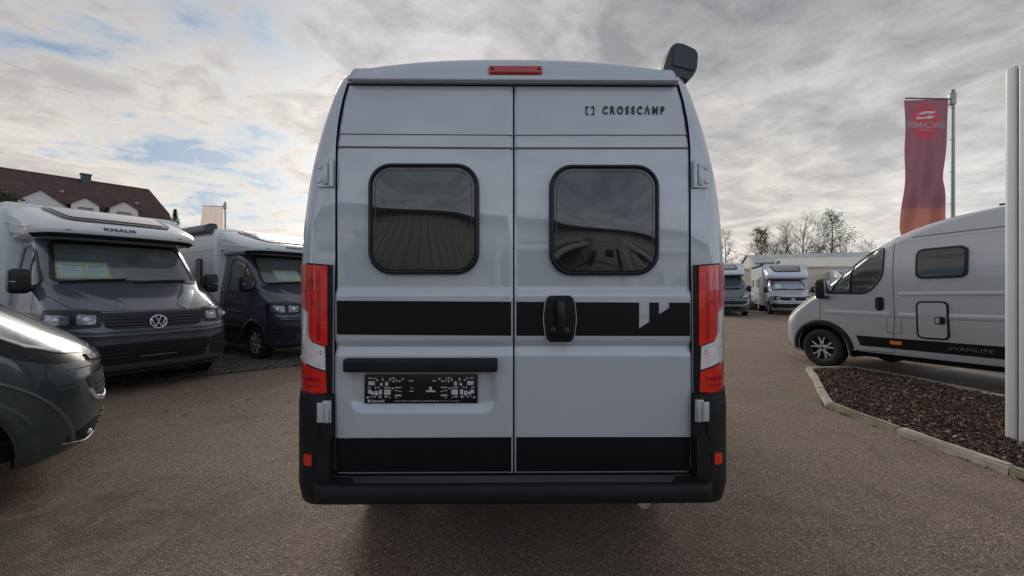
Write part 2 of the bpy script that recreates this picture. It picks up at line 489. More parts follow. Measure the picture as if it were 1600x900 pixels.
def make_wheel(parent, loc, r=.35, wd=.23, rim=.215, spokes=5, out=1, style='twin', steer=0, mrim=None, double=False):
    """axis along y; out = +1 when the outer face looks to +y"""
    mrim = mrim or ALU
    b = MB(); h = wd/2
    prof = [(rim-.005, -h*.80), (rim+.02, -h*.96), (r*.86, -h), (r*.955, -h*.90), (r*.985, -h*.74), (r, -h*.5), (r, -h*.30), (r-.012, -h*.29), (r-.012, -h*.23), (r, -h*.22), (r, h*.22), (r-.012, h*.23), (r-.012, h*.29), (r, h*.30), (r, h*.5), (r*.985, h*.74), (r*.955, h*.90), (r*.86, h), (rim+.02, h*.96), (rim-.005, h*.80)]
    b.lathe(prof, 44)
    wh = b.build('wheel', RUB, parent); wh.location = loc; wh.rotation_euler = (0, 0, steer)
    g = MB(); g.lathe([(rim, -h*.78), (rim*.93, -h*.5), (rim*.90, h*.4*out), (rim*.93, h*.72*out), (rim+.004, h*.84*out), (rim+.006, h*.78*out)], 40); g.build('rim', RIMD if style == 'twin' else mrim, wh)
    k = MB(); face = h*.55*out
    k.lathe([(0.0001, face+.02*out), (.035, face+.02*out), (.06, face+.010*out), (.075, face-.02*out)], 20)
    for i in range(spokes):
        a0 = 2*math.pi*i/spokes+.3
        for da in ((-.20, .20) if style == 'twin' else (0,)):
            wdt = (.016 if style == 'twin' else .030)
            pts = []
            for t in (0, .5, 1):
                rr_ = .045+(rim*.95-.045)*t; a = a0+da*(.35+.95*t)
                pts.append((Vector((rr_*math.cos(a), face+out*(.012+.012*math.sin(t*3)), rr_*math.sin(a))), a))
            for (p, a), (q, a2) in zip(pts[:-1], pts[1:]):
                d = (q-p); mid = (p+q)/2; ang = math.atan2(d.z, d.x)
                k.box(mid, (d.length*1.06, .03, wdt*2), .006, Matrix.Rotation(-ang, 3, 'Y'), 1)
    k.build('spoke_star', mrim, wh)
    d = MB(); d.lathe([(.0001, face-.055*out), (rim*.88, face-.055*out)], 24); d.build('brake_disc', DARK, wh)
    c = MB(); c.lathe([(.0001, face+.030*out), (.022, face+.028*out), (.03, face+.018*out)], 16); c.build('hub_cap', RIMD, wh)
    for i in range(5):
        pass
    return wh

def cab_interior(parent, x_seat=-.9, z=.95, wheel_side=1, hw=.42, dash_x=-.02, dash_z=1.2):
    for sg in (1, -1):
        s = MB(); s.box((x_seat, sg*hw, z-.1), (.5, .5, .16), .06)
        s.box((x_seat-.28, sg*hw, z+.32), (.16, .48, .72), .07, Matrix.Rotation(R(-12), 3, 'Y'))
        s.ell((x_seat-.36, sg*hw, z+.80), (.06, .14, .11)); s.build('cab_seat', SEAT, parent)
    d = MB(); d.box((dash_x, 0, dash_z-.22), (.5, 1.62, .34), .09); d.ell((dash_x-.1, wheel_side*hw, dash_z-.02), (.16, .2, .06)); d.build('dashboard', DASH, parent)
    t = MB(); pts = []
    M = Matrix.Rotation(R(-28), 3, 'Y')
    for i in range(25):
        a = 2*math.pi*i/24; pts.append(M @ Vector((.0, .19*math.cos(a), .19*math.sin(a)))+Vector((dash_x-.36, wheel_side*hw, dash_z-.02)))
    t.tube(pts, .014, 8, False); t.tube([pts[0], pts[12]], .012); t.tube([pts[18], Vector((dash_x-.15, wheel_side*hw, dash_z-.15))], .012)
    t.build('steering_wheel', DASH, parent)

def mirror(parent, x, y, z, sg, h=.36, wd=.22, mbody=PLAST2, lamp=False):
    b = MB(); b.ell((x, y, z), (.085, wd/2, h/2), 5.0, 32, 20); b.box((x-.01, y-sg*(wd/2+.03), z-h*.28), (.07, .12, .09), .02); o = b.build('wing_mirror', mbody, parent)
    g = MB(); g.box((x-.088, y, z+.01), (.012, wd*.78, h*.80), .005); g.build('mirror_glass', CHROME, o)
    r_ = MB(); r_.box((x+.012, y+sg*wd*.30, z-h*.02), (.16, .05, .014), .005); r_.build('indicator', SILV, o)
    return o

# ------------------------------------------------------------------ DUCATO-type panel van / cab
TOPW = [(2.07, .945), (2.085, .943), (2.30, .885), (2.457, .845)]
def duc_keys(roof=True):
    xr = -5.05
    k = [(.24, .74, xr+.05, .90, .40, 3.0, .08), (.30, .84, xr+.02, .96, .46, 3.0, .09), (.42, .89, xr, .99, .50, 2.9, .10), (.60, .915, xr, 1.005, .52, 2.8, .10),
         (.80, .905, xr, 1.02, .52, 2.7, .11), (.90, .88, xr, 1.022, .52, 2.6, .11), (.98, .83, xr, 1.022, .50, 2.5, .11), (1.05, .755, xr, 1.022, .50, 2.5, .11), (1.17, .60, xr, 1.022, .50, 2.5, .11), (1.33, .37, xr, 1.022, .50, 2.6, .11),
         (1.38, .28, xr, 1.022, .48, 2.7, .11), (1.43, .18, xr, 1.022, .46, 2.7, .11), (1.50, .09, xr, 1.022, .45, 2.7, .11), (1.70, -.17, xr, 1.014, .45, 2.7, .11), (1.93, -.45, xr, .988, .46, 2.8, .11), (2.08, -.64, xr, .958, .48, 2.8, .11), (2.20, -.82, xr, .926, .52, 2.8, .11),
         (2.32, -1.04, xr+.01, .892, .60, 2.8, .11), (2.42, -1.32, xr+.02, .860, .70, 2.8, .11), (2.47, -1.55, xr+.03, .840, .8, 2.8, .12), (2.50, -1.80, xr+.05, .81, .8, 2.8, .14), (2.515, -2.05, xr+.10, .76, .8, 2.8, .16), (2.525, -2.4, xr+.25, .66, .8, 2.8, .2), (2.528, -2.7, xr+.35, .56, .8, 2.8, .2)]
    return k
WIN_D = roundpoly([(-.20, 1.365), (-.78, 1.345), (-1.00, 1.62), (-1.00, 2.09), (-.70, 2.05), (-.36, 1.68)], [.03, .12, .14, .07, .10, .2])
def duc_front(root, surf_f, sL, sR, paint, detail=True):
    """face of the van: grille, lamps, bumper trim; surf_f projects (y,z) from the front"""
    for sg in (1, -1):
        # long swept headlamp wrapping the corner, projected from 45 degrees
        sf = ray_surf(BODY['duc'].bvh, 42*sg)
        def P2(x, y): return -math.sin(R(42*sg))*x+math.cos(R(42*sg))*y
        pl = [(.84, .50, .955), (.78, .70, .925), (.60, .93, .925), (.40, 1.0, .99), (.08, 1.0, 1.24), (.10, .95, 1.345), (.34, .88, 1.30), (.56, .70, 1.15), (.72, .55, 1.03)]
        poly = roundpoly([(P2(x, sg*y), z) for x, y, z in pl], .05)
        lamp = patch('headlight', poly, sf, .004, .02, PLAST2, root, .05)
        inn = [(.80, .56, .975), (.74, .72, .972), (.60, .88, .995), (.42, .97, 1.08), (.18, .97, 1.27), (.20, .93, 1.31), (.38, .87, 1.265), (.56, .74, 1.14), (.70, .62, 1.035)]
        patch('lamp_reflector', roundpoly([(P2(x, sg*y), z) for x, y, z in inn], .06), sf, .009, .006, mat('headlamp_bowl', (.30, .29, .30), .30, .25, .5, var=.45, vscale=11), lamp, .05)
        strip('daylight_strip', [(P2(x, sg*y), z) for x, y, z in [(.76, .64, .985), (.62, .86, 1.005), (.46, .95, 1.07), (.26, .97, 1.20)]], sf, .022, .012, CLEARL, lamp)
        # fog lamp pocket with silver rim
        sf2 = ray_surf(BODY['duc'].bvh, 35*sg)
        def P3(x, y): return -math.sin(R(35*sg))*x+math.cos(R(35*sg))*y
        fg = [(.86, .56, .45), (.84, .60, .31), (.70, .80, .31), (.60, .90, .37), (.62, .88, .40), (.78, .70, .47)]
        pk = patch('fog_lamp_recess', roundpoly([(P3(x, sg*y), z) for x, y, z in fg], .02), sf2, .004, .01, DARK, root, .04)
        strip('fog_lamp_trim', [(P3(.86, sg*.56), .315), (P3(.74, sg*.76), .315), (P3(.60, sg*.90), .36)], sf2, .012, .008, SILV, pk)
        p_, n_ = sf2(P3(.74, sg*.74), .375)
        f_ = MB(); f_.ell(p_+n_*.0, (.022, .022, .022), 2); f_.build('fog_lamp', CLEARL, pk)
    # grille mouth with silver frame below
    mouth = roundpoly([(-.85, .80), (-.76, .64), (-.60, .60), (0, .59), (.60, .60), (.76, .64), (.85, .80), (.0, .79)], .05)
    g = patch('grille', mouth, surf_f, .004, .02, DARK, root, .05)
    for z in (.65, .69, .73):
        strip('grille_bar', [(-.74, z), (.74, z)], surf_f, .012, .008, PLAST2, g, res=.08)
    strip('grille_frame', [(-.82, .70), (-.76, .625), (-.60, .585), (0, .575), (.60, .585), (.76, .625), (.82, .70)], surf_f, .038, .012, SILV, root)
    low = roundpoly([(-.5, .50), (-.55, .33), (.55, .33), (.5, .50)], .04)
    lg = patch('lower_grille', low, surf_f, .004, .02, DARK, root, .05)
    for z in (.375, .42, .465): strip('grille_bar', [(-.5, z), (.5, z)], surf_f, .012, .012, PLAST2, lg, res=.08)
    # scuttle panel across the hood front
    strip('bonnet_lip', [(-.72, .93), (-.4, .90), (0, .89), (.4, .90), (.72, .93)], surf_f, .05, .016, paint, root)
    strip('bonnet_seam', [(-.80, 1.18), (-.58, 1.03), (-.4, .985), (0, .975), (.4, .985), (.58, 1.03), (.80, 1.18)], surf_f, .010, .0015, SEAM, root)
    strip('bumper_seam', [(-.93, .875), (-.7, .865), (0, .855), (.7, .865), (.93, .875)], surf_f, .008, .0015, SEAM, root)
    ws = roundpoly([(-.80, 1.40), (.80, 1.40), (.70, 2.06), (-.70, 2.06)], .09)
    return ws

BODY = {}
def duc_body(paint, windows=(), rear_cut=None, side_windows=True):
    if 'duc' not in BODY: BODY['duc'] = Body(duc_keys())
    bd = BODY['duc']; mats = [paint, DARK]; cut = []
    for x in (0, -4.035):
        for sg in (1, -1):
            b = MB(); b.lathe([(.0001, sg*.66), (.43, sg*.66), (.43, sg*1.2), (.0001, sg*1.2)], 40, c=(x, 0, .36)); cut.append(cutter(b, mats))
    q = MB(); q.box((-3.0, 0, .0), (5.1, 3, .74)); cut.append(cutter(q, mats))
    inner = Body(duc_keys(), dz=.1, inset=.055, zr=(.62, 2.12), xfmax=.10, xrmin=-1.45, nf=12, ns=4, nr=3)
    cut.append(inner.mesh(mats, 1))
    for sg in (1, -1):
        b = MB(); b.prism(WIN_D, (0, sg*.6, 0), (0, sg*.6, 0)); cut.append(cutter(b, mats, 0))
    ws = roundpoly([(-.80, 1.42), (.80, 1.42), (.70, 2.05), (-.70, 2.05)], .09)
    b = MB(); b.prism(ws, (1.8, 0, 0), (-1.2, 0, 0), (1, 2)); cut.append(cutter(b, mats, 0))
    if rear_cut:
        cut += [cutter(rear_cut, mats)]; q = MB(); q.box((-5.2, 0, .0), (1.0, 3, 1.03)); cut.append(cutter(q, mats))
    return boolean(bd.mesh(mats), cut)

def make_ducato(name, label, paint, loc, rz, ry=0, body_me=None, wheel='plain', full=True):
    root = thing(name, label, 'van', loc, rz, ry=ry)
    me = body_me or duc_body(paint)
    link('body', me, None, root, 32)
    bv = BODY['duc'].bvh; sf = ray_surf(bv, 0); sL, sR = side_surf(bv, 1), side_surf(bv, -1)
    ws = duc_front(root, sf, sL, sR, paint)
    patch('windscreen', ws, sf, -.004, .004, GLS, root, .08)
    strip('windscreen_seal', ws, sf, .045, .004, PLAST2, root, True, res=.06)
    for sg in (-.35, .35):
        strip('wiper', [(sg-.28, 1.42), (sg+.05, 1.44), (sg+.3, 1.45)], sf, .02, .03, RUB, root)
    for sg, sf_ in ((1, sL), (-1, sR)):
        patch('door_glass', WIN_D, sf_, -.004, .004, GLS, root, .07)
        strip('window_seal', WIN_D, sf_, .035, .005, PLAST2, root, True, res=.05)
        strip('quarter_post', [(-.52, 1.35), (-.55, 2.0)], sf_, .045, .006, PLAST2, root)
        # door outline, cab door
        strip('door_seam', [(-.02, 1.30), (.0, .80), (-.05, .78)], sf_, .009, .0015, SEAM, root)
        strip('door_seam', [(-1.13, 2.20), (-1.14, .96), (-1.10, .40), (-.55, .38)], sf_, .010, .0015, SEAM, root)
        strip('roof_seam', [(-1.16, 2.21), (-3.0, 2.21), (-5.0, 2.21)], sf_, .012, .002, SEAM, root, res=.2)
        strip('roof_gutter', [(-.6, 2.135), (-.9, 2.215), (-1.16, 2.235)], sf_, .010, .002, SEAM, root)
        # pressed swages: raised ridge lines
        strip('swage_line', [(-1.2, 1.33), (-3, 1.33), (-4.9, 1.33)], sf_, .07, .008, paint, root, flat=False, res=.2)
        strip('swage_line', [(-.1, 1.02), (-1.08, 1.0)], sf_, .09, .007, paint, root, flat=False, res=.1)
        strip('swage_line', [(-1.2, 1.0), (-3, 1.0), (-4.9, 1.0)], sf_, .09, .009, paint, root, flat=False, res=.2)
        strip('panel_edge', [(-1.19, 1.50), (-1.19, 2.12), (-1.24, 2.16), (-4.9, 2.16)], sf_, .012, .0025, paint, root, res=.15)
        hb = patch('door_handle', rrect(-.95, 1.18, .115, .22, .045), sf_, .012, .02, PLAST2, root, .04)
        strip('handle_grip', [(-.945, 1.25), (-.945, 1.11)], sf_, .045, .035, PLAST2, hb, flat=False, res=.04)
        ar = [(.46*math.cos(R(a)), .37+.455*math.sin(R(a))) for a in range(-8, 190, 11)]
        ar = [(max(-.52, min(.52, x*1.06)), max(.30, z)) for x, z in ar]
        strip('wheel_arch_trim', ar, sf_, .10, .018, PLAST if full else paint, root, flat=False)
        ar2 = [(x-4.035, z) for x, z in ar]
        strip('wheel_arch_trim', ar2, sf_, .09, .016, PLAST if full else paint, root, flat=False)
        mirror(root, -.10, sg*1.085, 1.44, sg, .36, .19)
    for x in (0, -4.035):
        for sg in (1, -1):
            make_wheel(root, (x, sg*.90, .352), .352, .235, .215, 5, sg, 'twin' if wheel == 'twin' else 'plain', steer=0)
    cab_interior(root, -.85, .95, 1, .42, .0, 1.24)
    u = MB(); u.box((-2.0, 0, .34), (5.2, 1.5, .16), .03); u.build('chassis', DARK, root)
    return root, sL, sR, sf
#MARK_DUC
# ------------------------------------------------------------------ the van in the middle, seen from behind
def zpx(y, sc=337.0): return 1.46-(y-450)/sc
def upx(x, sc=337.0): return (x-802)/sc
def door_profile(z):
    ks = [(.55, .004), (.75, .008), (1.10, .012), (1.145, .012), (1.165, .006), (1.185, -.006), (1.225, .010), (1.425, .013), (1.432, .012), (1.458, -.002), (1.7, .002), (2.0, .003), (2.10, .000), (2.20, -.006), (2.42, -.024)]
    return pchip([k[0] for k in ks], [k[1] for k in ks], z)
def sstep(x): x = max(0, min(1, x)); return x*x*(3-2*x)
def recess(u, z):
    cx, cz, hw, hh = -.418, .992, .335, .100
    q = Vector((max(0, abs(u-cx)-hw+.06), max(0, abs(z-cz)-hh+.06))).length
    return -.022*sstep((.06+.012-q)/.046)
def dd(u, z): return door_profile(z)+(recess(u, z) if u < -.05 else 0)
XR = -5.05
def rsurf(u, z): return Vector((XR-dd(u, z), -u, z)), Vector((-1, 0, 0))
def flat(d): return lambda u, z: (Vector((XR-d, -u, z)), Vector((-1, 0, 0)))
def mir(poly, s): return [(u*s, z) for u, z in poly]
DOOR = [(.004, 2.412), (.772, 2.412), (.790, 2.34), (.802, 2.26), (.811, 2.178), (.816, 2.113), (.818, 1.9), (.818, 1.60), (.822, 1.40), (.824, .95), (.824, .62), (.815, .602), (.004, .602)]
GLASSW = {-1: (-.412, 1.776), 1: (.416, 1.772)}

van = thing('camper_van', 'light grey high roof camper van seen from behind, black stripes across its closed rear doors', 'van', (-.036, 6.89, 0), R(90+.5))
van.rotation_euler = (R(0), 0, R(90.5))
rc = MB(); rp = [(-u, z) for u, z in [(.779, 2.42), (.797, 2.34), (.809, 2.26), (.818, 2.178), (.823, 2.113), (.825, 1.9), (.825, 1.6), (.829, 1.4), (.831, .95), (.831, .59)]]
rp = rp+[(-a, b) for a, b in rp[::-1]]
rc.prism(rp, (-.4, 0, 0), (XR+.045, 0, 0), (1, 2))
link('body', duc_body(VAN, rear_cut=rc), None, van, 32)
bvd = BODY['duc'].bvh; sfF = ray_surf(bvd, 0); sLf, sRf = side_surf(bvd, 1), side_surf(bvd, -1); sRear = ray_surf(bvd, 180)
ws = duc_front(van, sfF, sLf, sRf, VAN)
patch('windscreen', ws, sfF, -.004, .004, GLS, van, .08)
for sf_, sg in ((sLf, 1), (sRf, -1)):
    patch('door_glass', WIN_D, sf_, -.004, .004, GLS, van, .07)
    strip('window_seal', WIN_D, sf_, .035, .005, PLAST2, van, True)
    strip('door_seam', [(-1.13, 2.20), (-1.14, .96), (-1.10, .40), (-.55, .38)], sf_, .010, .0015, SEAM, van)
    strip('roof_seam', [(-1.16, 2.21), (-3.0, 2.21), (-4.9, 2.21)], sf_, .012, .002, SEAM, van, res=.2)
    strip('swage_line', [(-1.2, 1.44), (-3, 1.44), (-4.8, 1.44)], sf_, .045, .012, VAN, van, flat=False, res=.2)
    patch('side_window', rrect(-3.4, 1.85, .9, .46, .07), sf_, .010, .012, GLSD, van, .1)
    patch('side_stripe', [(-1.15, .60), (-3.4, .60), (-3.4, .44), (-1.15, .44)], sf_, .003, .004, DECAL, van, .1)
    for ax in (0, -4.035):
        ar = [(ax+max(-.52, min(.52, .49*math.cos(R(a)))), max(.30, .37+.455*math.sin(R(a)))) for a in range(-8, 190, 11)]
        strip('wheel_arch_trim', ar, sf_, .10, .018, PLAST, van, flat=False)
        make_wheel(van, (ax, sg*.89, .352), .352, .235, .215, 5, sg, 'twin')
    mirror(van, .02, sg*1.13, 1.52, sg, .42, .22)
cab_interior(van, -.85, .95, 1, .42, .0, 1.24)
u_ = MB(); u_.box((-1.6, 0, .50), (3.6, 1.2, .20), .03); u_.build('chassis', DARK, van)
# recess lining so that the door gaps look into rubber
lin = MB(); lin.prism(rp, (-.004, 0, 0), (XR+.047, 0, 0), (1, 2)); lin.build('door_seal', RUB, van)
for s in (-1, 1):
    def dep(p, s=s):
        e = pdist(p, [Vector((u*s, z)) for u, z in DOOR]); return -.007*max(0, 1-e/.010)**2
    poly = mir(DOOR, s)
    d_ = patch('rear_door', poly, rsurf, 0.0, .030, VAN, van, .0115, depth=dep, sharp=28)
    if s == 1: rdoor = d_
    else: ldoor = d_
    # the two joint lines of the raised roof panel
    for z, wz in ((2.170, .005), (2.108, .010)):
        strip('joint_line', [(s*.006, z), (s*.812, z+.003)], rsurf, wz, .0016, mat('joint_sealer', (.12, .09, .085), .6), d_, res=.04)
    # window: rubber frame, dark acrylic pane bulging slightly
    cx, cz = GLASSW[s]; W_, H_ = .506, .508
    fr = patch('window_frame', rrect(cx, cz, W_, H_, .105, 10), rsurf, .020, .024, PLAST2, d_, .03)
    strip('frame_lip', rrect(cx, cz, W_-.02, H_-.02, .098, 10), flat(.020), .016, .010, PLAST2, fr, True, res=.03, flat=False)
    hw, hh = (W_-.04)/2, (H_-.04)/2
    def pane(u, z, cx=cx, cz=cz, hw=hw, hh=hh, s=s):
        a = (u-cx)/hw; b = (z-cz)/hh
        w1 = .0016*math.cos(3.2*b+.9*s)*(1-a*a)+.0035*(1-a*a)*(1-b*b)+.0012*math.sin(2.4*a+s)
        p = Vector((XR-.0255-w1, -u, z)); return p, Vector((-1, 0, 0))
    pn = patch('window_pane', rrect(cx, cz, W_-.044, H_-.044, .086, 10), pane, 0, .008, GLSD, fr, .012, sharp=60)
    strip('pane_edge', rrect(cx, cz, W_-.066, H_-.066, .078, 10), pane, .004, .0008, mat('pane_edge_print', (.03, .033, .038), .3), pn, True, res=.02)
# black films
band = [(-.812, 1.402), (-.012, 1.397), (-.012, 1.240), (-.812, 1.246)]
patch('black_stripe', band, rsurf, .0018, .003, DECAL, ldoor, .035)
x1, x2, x3, x4 = upx(997), upx(1013), upx(1028), upx(1044)
band2 = [(.012, 1.397), (x1, 1.393), (x1, zpx(513)), (x2, zpx(502.5)), (x2, 1.393), (x3, 1.393), (x3, zpx(491)), (x4, zpx(481)), (x4, 1.393), (.814, 1.392), (.816, 1.238), (.012, 1.240)]
patch('black_stripe', band2[::-1], rsurf, .0018, .003, DECAL, rdoor, .035)
for s, dr in ((-1, ldoor), (1, rdoor)):
    patch('lower_stripe', mir([(.011, .772), (.819, .770), (.817, .612), (.011, .612)], s), rsurf, .0018, .003, DECAL, dr, .04)
# lettering and bracket logo
zc_ = zpx(171)
dl = .0125
put_text('CROSSC\u039bMP', .0520, (XR-dd(.5, zc_)-.003, -.414, zc_), (0, -1, 0), (-.08, 0, 1), PRINT, rdoor, sx=.70, sp=1.56, align='LEFT', bold=.0016)
lg = MB()
for sgn, uc in ((1, .338), (-1, .374)):
    lg.box((XR-dd(.5, zc_)-.002, -uc, zc_), (.003, .006, .040)); 
    for dz in (.0175, -.0175): lg.box((XR-dd(.5, zc_)-.0021, -uc-sgn*.006, zc_+dz), (.003, .012, .007))
lg.build('bracket_logo', PRINT, rdoor, 0)
# door handle
hd = patch('door_handle', roundpoly([(.143, 1.40), (.158, 1.426), (.264, 1.426), (.279, 1.40), (.288, 1.318), (.277, 1.235), (.262, 1.209), (.160, 1.209), (.145, 1.235), (.134, 1.318)], .03), rsurf, .014, .018, PLAST2, rdoor, .02)
rimp = roundpoly([(.143, 1.40), (.158, 1.426), (.264, 1.426), (.279, 1.40), (.288, 1.318), (.277, 1.235), (.262, 1.209), (.160, 1.209), (.145, 1.235), (.134, 1.318)], .03)
strip('handle_rim', rimp, flat(.024), .004, .004, SILV, hd, True, res=.02)
hb = MB(); hb.box((XR-.052, -.211, 1.325), (.026, .040, .150), .011); hb.box((XR-.035, -.211, 1.392), (.04, .036, .03), .008); hb.ell((XR-.028, -.211, 1.26), (.012, .048, .030), 2.2); hb.build('handle_grip', PLAST2, hd)
# bar over the plate, plate holder
bar = MB(); bar.box((XR-.030, (.769+.074)/2, 1.110), (.052, .695, .060), .010, None, 3); bar.build('plate_light_bar', PLAST, ldoor)
ph = MB(); pu, pz = upx(657.5), .9925; ph.box((XR+.003, -pu, pz), (.012, .524, .134), .005, None, 2)
holder = ph.build('plate_holder', PLAST2, ldoor)
xs_ = XR-.0036
cutm = mat('paint_seen_through', (.55, .58, .62), .4)
def hole(b, x0, y0, x1_, y1_):
    ua, ub = upx(x0), upx(x1_); za, zb = zpx(y0), zpx(y1_)
    b.box((xs_, -(ua+ub)/2, (za+zb)/2), (.001, abs(ub-ua), abs(za-zb)), 0)
rng = random.Random(3)
hb_ = MB()
half = [(576, 595, 586, 601), (575.5, 608, 581, 614), (580, 611, 585, 616), (586, 610, 591, 617), (592.5, 608, 597, 616), (602, 596, 606.5, 602), (594, 598, 598, 602), (600.5, 608, 610.5, 616), (576, 589.5, 582, 591), (574.5, 604, 580, 605.5), (584, 590, 588, 591.5), (588.5, 592, 591, 594.5), (592, 618, 596, 621), (579.5, 618, 581, 620), (573.5, 619, 577, 621.5), (600, 604.3, 610, 605.8), (617, 616, 627, 618.2), (617, 604, 627, 605.6), (617, 609, 622, 610.2), (618.5, 591, 619.7, 596), (609, 590, 611, 595), (612.5, 589, 617, 591), (614, 593, 616, 597), (622, 594, 626, 596), (628, 590, 630.5, 593), (586.5, 603, 588, 607), (597, 590, 599, 595), (601, 618, 606, 620), (608, 619, 609.5, 621.5), (623, 610.5, 627, 611.5), (590, 604, 594, 605.2), (612, 605, 615, 607.5), (583.5, 618.5, 587, 620.2), (617.5, 620, 621, 621)]
for (a, b, c, d) in half:
    hole(hb_, a, b, c, d); m_ = 1315.5; hole(hb_, m_-c, b, m_-a, d)
for (a, b, c, d) in [(639, 593.5, 646, 595.3), (675, 593.5, 681, 595.3), (665, 609.5, 680, 612), (670, 604, 674.5, 609.5), (640, 610, 646, 611.3), (642, 604.5, 645, 606)]: hole(hb_, a, b, c, d)
hb_.build('holder_opening', cutm, holder, 0, kind='stuff')
zt = zpx(625.7)
sh = MB(); sh.prism([(-upx(574.8), zt+.006), (-upx(579.4), zt+.006), (-upx(579.2), zt-.002), (-upx(577.1), zt-.007), (-upx(575), zt-.002)], (-.001, 0, 0), (xs_, 0, 0), (1, 2)); sh.build('shield_logo', PRINTW, holder, 0)
put_text('Sunmobil', .0170, (xs_-.001, -upx(580.8), zt), (0, -1, 0), (0, 0, 1), PRINTW, holder, align='LEFT', th=.0004, bold=.0002, sx=.95)
put_text('WILLY-MARXT INGERSDORF | SUNMOBILGARS.DE | +49 91 92 - 707 20 40', .0085, (xs_-.001, -upx(617), zt-.0005), (0, -1, 0), (0, 0, 1), PRINTW, holder, align='LEFT', th=.0004, sx=1.0, sp=1.08)

# tail lamps
LS = 333.0
def lampd(u):
    a = abs(u); return .024-.18*max(0, (a-.86)/.20)**2.6
def lsurf(k): return lambda u, z: (Vector((XR-lampd(u)-k, -u, z)), Vector((-1, 0, 0)))
def LP(pts): return [((802-x)/LS, 1.46-(y-450)/LS) for x, y in pts]
for s in (-1, 1):
    hs = [(.834, 1.566), (1.06, 1.585), (1.06, 1.2), (1.056, .972), (.836, .962)]
    hz = patch('tail_lamp', mir(hs, s), lsurf(-.004), 0, .17, PLAST2, van, .022, sharp=50)
    up = LP([(519, 417), (474, 413), (451, 411), (451, 479), (470, 480), (482, 482), (489, 490), (489, 522), (495, 531), (516, 538), (519, 537)])
    patch('red_lens', mir(up, s), lsurf(.004), 0, .02, RED, hz, .02, sharp=50)
    wh = LP([(451, 480.5), (470, 481.5), (481, 483.5), (487.5, 491), (487.7, 523), (494, 532.5), (515, 539.5), (516, 575), (471, 561.5), (451, 556)])
    patch('clear_lens', mir(wh, s), lsurf(.003), 0, .02, CLEARL, hz, .02, sharp=50)
    lo = LP([(451, 560), (473, 566), (517, 578), (518, 609), (475, 612), (451, 612)])
    patch('lower_red_lens', mir(lo, s), lsurf(.004), 0, .02, RED, hz, .02, sharp=50)
    # relief inside the lenses
    for (a, b, c, d) in ((503, 424, 508, 530), (492, 424, 494, 486), (480, 424, 482, 470), (478, 452, 509, 454.5), (478, 470, 509, 472), (484, 435, 498, 449)):
        q = LP([(a, b), (c, b), (c, d), (a, d)]); patch('lens_optic', mir(q, s), lsurf(.0046), 0, .002, RED_D, hz, .02, sharp=50)
    for (a, b, c, d) in ((478, 586, 508, 592), (480, 598, 508, 600)):
        q = LP([(a, b), (c, b), (c, d), (a, d)]); patch('lens_optic', mir(q, s), lsurf(.0046), 0, .002, RED_D, hz, .02, sharp=50)
    q = LP([(484, 486), (487, 488), (487, 520), (484, 518)]); patch('lens_optic', mir(q, s), lsurf(.0036), 0, .002, mat('pale_amber', (.55, .38, .24), .3), hz, .02, sharp=50)
    for (x, y) in ((509, 546), (509, 550), (474, 483), (480, 484)):
        p = lsurf(.004)(s*(802-x)/LS, 1.46-(y-450)/LS)[0]; b = MB(); b.ell(p, (.002, .003, .003), 2, 8, 6); b.build('lens_screw', DARK, hz)
# upper hinges on the pillars and lower hinges on the bumper towers
for s in (-1, 1):
    hp = [(s*.838, 2.045), (s*.905, 2.045), (s*.918, 2.03), (s*.918, 1.945), (s*.905, 1.925), (s*.838, 1.925)]
    h_ = patch('door_hinge', roundpoly(hp, .012), sRear, .012, .016, VAN, van, .03)
    for z in (2.020, 1.955):
        p, n = sRear(-s*.0+0, z) if False else sRear(s*.893, z)
        b = MB(); b.lathe([(.0001, -.004), (.011, -.004), (.013, .0), (.013, .006)], 14, 'x', p+Vector((-.014, 0, 0))); b.build('hinge_bolt', VAN, h_)
    k = MB(); k.tube([(XR-.012, -s*.838, 1.925), (XR-.012, -s*.838, 2.050)], .011, 12); k.box((XR-.016, -s*.862, 1.985), (.012, .022, .100), .004); k.build('hinge_knuckle', VAN, h_)
    # bumper tower
    tw = [(.826, .975), (1.045, .985), (1.050, .75), (1.030, .60), (.985, .485), (.826, .478)]
    def td(u, z):
        a = abs(u); return .058-.18*max(0, (a-.885)/.165)**2.4-.012*sstep((z-.90)/.08)-(.02*sstep((.56-z)/.08))
    tsf = lambda u, z, k=0: (Vector((XR-td(u, z)-k, -u, z)), Vector((-1, 0, 0)))
    t_ = patch('bumper_corner', mir(roundpoly(tw, .02), s), tsf, 0, .24, PLAST, van, .022, sharp=38)
    strip('bumper_corner_seam', mir([(.855, .59), (.90, .575), (1.02, .575)], s), tsf, .006, .002, DARK, t_)
    patch('sensor_cover', mir(roundpoly([(.87, .93), (.955, .94), (.955, .80), (.87, .79)], .02), s), tsf, .006, .008, PLAST, t_, .03)
    sp_ = MB(); pp_ = tsf(s*.945, .925)[0]; sp_.lathe([(.0001, -.009), (.008, -.009), (.010, -.006), (.010, 0)], 14, 'x', pp_+Vector((-.0, 0, 0))); sp_.build('parking_sensor', DARK, t_)
    patch('reflector_frame', mir(rrect(.924, .6925, .062, .066, .008), s), tsf, .003, .006, DARK, t_, .03)
    patch('red_reflector', mir(rrect(.924, .6905, .042, .050, .006), s), tsf, .007, .006, RED, t_, .02)
    lh = MB(); lh.box((XR-.035, -s*.842, .905), (.05, .030, .100), .004); lh.box((XR-.066, -s*.862, .905), (.010, .028, .088), .003); lh.tube([(XR-.048, -s*.832, .855), (XR-.048, -s*.832, .955)], .010, 10)
    lh.build('lower_hinge', VAN, van)
